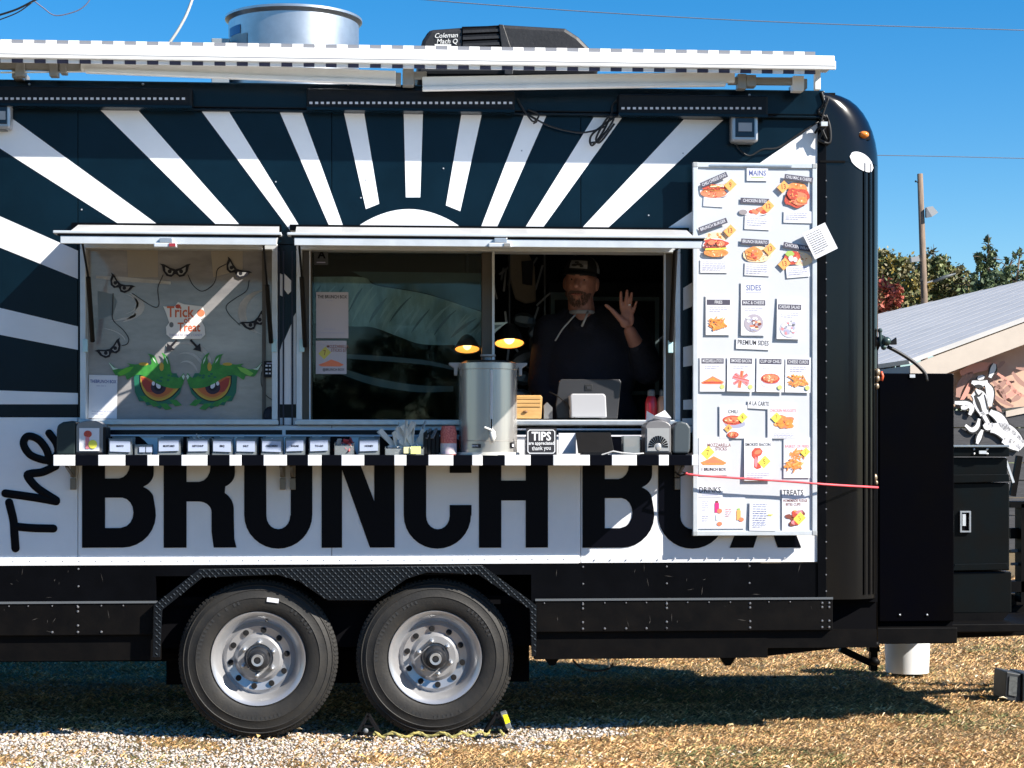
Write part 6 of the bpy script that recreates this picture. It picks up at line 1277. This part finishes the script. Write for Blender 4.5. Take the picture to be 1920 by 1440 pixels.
over([(364,-12),(350,26),(334,56),(316,83)], 9.0, .0075, 'pale curved hose rising from behind the awning', 'hose', M('pale_hose', (.55, .55, .52), .5), 'hose')
# trees
def tree(name, px, d, trunk_h, blobs, n_, cols, label, cat, leaf=(.05, .10), sparse=0, group=None, twigs=0):
    base = bgp(px, 850, d); bx, by = base.x, base.y
    r = thing(name, (bx, by, 0), label, cat, group); bark = M('bark', (.12, .09, .065), .9, bump=.4, bs=12)
    mb = MB(); mb.tube([(bx, by, 0), (bx+.1, by, trunk_h*.5), (bx-.05, by, trunk_h)], [.22, .16, .12], 10)
    cs = []
    for a, b, rx, rz in blobs:
        c = bgp(a, b, d); k = d/F; cs.append((c, rx*k, rz*k)); mb.tube([(bx-.05, by, trunk_h*.9), tuple(Vector((bx, by, trunk_h)).lerp(c, .55)+Vector((0, random.uniform(-.2, .2), .15))), tuple(c)], [.09, .05, .02], 6)
    build(mb, 'trunk', bark, r, smooth='all')
    if twigs:
        mb = MB()
        for _ in range(twigs):
            c, rx, rz = random.choice(cs); t = Vector((random.uniform(-1, 1), random.uniform(-.6, .6), random.uniform(-.2, 1))).normalized(); e = c+Vector((t.x*rx*1.5, t.y*rx, t.z*rz*1.5)); mb.tube([tuple(c), tuple(c.lerp(e, .5)+Vector((0, 0, .05))), tuple(e)], [.018, .012, .004], 4)
        build(mb, 'twigs', bark, r, kind='stuff')
    V = []; Cc = []
    tot = sum(q[1]*q[2] for q in cs)
    for c, rx, rz in cs:
        m = int(n_*rx*rz/tot); nc = max(6, m//26)
        cc = rng.normal(size=(nc, 3)); cc /= np.linalg.norm(cc, axis=1)[:, None]; cc *= (rng.random((nc, 1))**.42); cc *= np.array([rx, rx*.8, rz]); shade = .75+.5*rng.random(nc)
        pick = rng.integers(0, nc, m); p = cc[pick]+rng.normal(size=(m, 3))*np.array([rx, rx, rz])*.13+np.array(c)
        s_ = leaf[0]+(leaf[1]-leaf[0])*rng.random(m); A = rng.normal(size=(m, 3)); A /= np.linalg.norm(A, axis=1)[:, None]; B = np.cross(A, rng.normal(size=(m, 3))); B /= np.linalg.norm(B, axis=1)[:, None]
        q = np.stack([p-A*s_[:, None], p+B*s_[:, None]*.5, p+A*s_[:, None], p-B*s_[:, None]*.5], 1); V.append(q.reshape(-1, 3))
        ci = rng.integers(0, len(cols), nc)[pick]; mix = rng.random(m) < .25; ci[mix] = rng.integers(0, len(cols), mix.sum()); Cc.append(np.repeat(np.array(cols)[ci]*(shade[pick]*(.85+.3*rng.random(m)))[:, None], 4, 0))
    V = np.concatenate(V); Cc = np.concatenate(Cc); off = np.array([bx, by, 0])
    o = bulk('crown', V, np.arange(len(V)).reshape(-1, 4), Cc, None, None, M('leaf', (1, 1, 1), .6, attr='Col')); o['kind'] = 'stuff'; attach(o, r)
gr = [(.10,.125,.045),(.14,.155,.05),(.075,.10,.04),(.17,.15,.06),(.13,.11,.05)]
tree('autumn_tree', 1660, 47, 1.6, [(1650,498,42,30),(1690,512,42,36),(1635,530,50,50),(1668,565,60,50),(1705,545,36,40)], 9000, gr+[(.22,.16,.03)], 'dense green and ochre tree between the trailer and the wooden pole', 'tree', (.04, .085), twigs=10)
tree('autumn_tree', 1770, 48, 1.6, [(1752,500,34,32),(1782,528,46,34),(1742,540,45,40),(1810,552,45,32)], 8000, gr, 'green tree just right of the wooden pole behind the roof', 'tree', (.04, .085), twigs=10)
tree('red_bush', 1655, 45.5, .8, [(1650,560,30,34),(1672,556,22,26),(1640,590,40,34)], 4200, [(.30,.045,.03),(.22,.05,.03),(.38,.08,.05),(.16,.09,.03)], 'small red-leaved bush low behind the trailer corner', 'bush', (.04, .08))
tree('slender_tree', 1870, 46, 1.6, [(1850,490,20,30),(1868,520,34,34),(1890,505,16,22),(1905,530,28,26),(1830,540,30,26),(1860,560,60,26),(1853,462,9,16),(1838,505,12,18),(1912,480,10,12)], 2300, [(.075,.11,.05),(.06,.09,.05),(.10,.13,.05)], 'sparse tree with upright leafy branches at the right edge', 'tree', (.045, .10), twigs=34)
tree('distant_tree', 1960, 58, 2, [(1940,560,60,50),(2010,530,90,70),(1890,585,50,30)], 5000, gr, 'green treetop at the far right behind the roof ridge', 'tree', (.06, .12), twigs=6)
tree('distant_tree', 1560, 60, 2, [(1560,560,120,60),(1450,570,120,60)], 5000, gr, 'treetop mostly hidden behind the trailer', 'tree', (.06, .12))
def reflected_trees():   # unseen tree line added behind the camera to darken reflections
    n = 14000; x = -45+90*rng.random(n); h = 4.2+1.3*np.sin(x*.31)+.9*np.sin(x*.83+1)+.5*np.sin(x*2.1); z = h*rng.random(n)**.7; y = -42+rng.normal(size=n)*1.5
    p = np.c_[x, y, z]; A = rng.normal(size=(n, 3)); A /= np.linalg.norm(A, axis=1)[:, None]; B = np.cross(A, rng.normal(size=(n, 3))); B /= np.linalg.norm(B, axis=1)[:, None]; s_ = .35
    q = np.stack([p-A*s_, p+B*s_*.6, p+A*s_, p-B*s_*.6], 1).reshape(-1, 3); C = np.repeat(np.array(gr)[rng.integers(0, 5, n)], 4, 0)
    bulk('reflection_woods', q, np.arange(len(q)).reshape(-1, 4), C, 'unseen line of woods added behind the camera to darken reflections', 'woods', M('leaf', 0))
reflected_trees()
def far_line():   # low woods along the horizon behind everything
    n = 16000; x = -70+170*rng.random(n); h = 3.6+.9*np.sin(x*.23)+.6*np.sin(x*.71+1); z = h*rng.random(n)**.7; y = 78+rng.normal(size=n)*1.5
    p = np.c_[x, y, z]; A = rng.normal(size=(n, 3)); A /= np.linalg.norm(A, axis=1)[:, None]; B = np.cross(A, rng.normal(size=(n, 3))); B /= np.linalg.norm(B, axis=1)[:, None]; s_ = .4
    q = np.stack([p-A*s_, p+B*s_*.6, p+A*s_, p-B*s_*.6], 1).reshape(-1, 3); C = np.repeat(np.array(gr)[rng.integers(0, 5, n)], 4, 0)
    bulk('horizon_woods', q, np.arange(len(q)).reshape(-1, 4), C, 'low far woods along the horizon behind the food trailer', 'woods', M('leaf', 0))
far_line()
# far lawn edge fence seen under things is left open grass
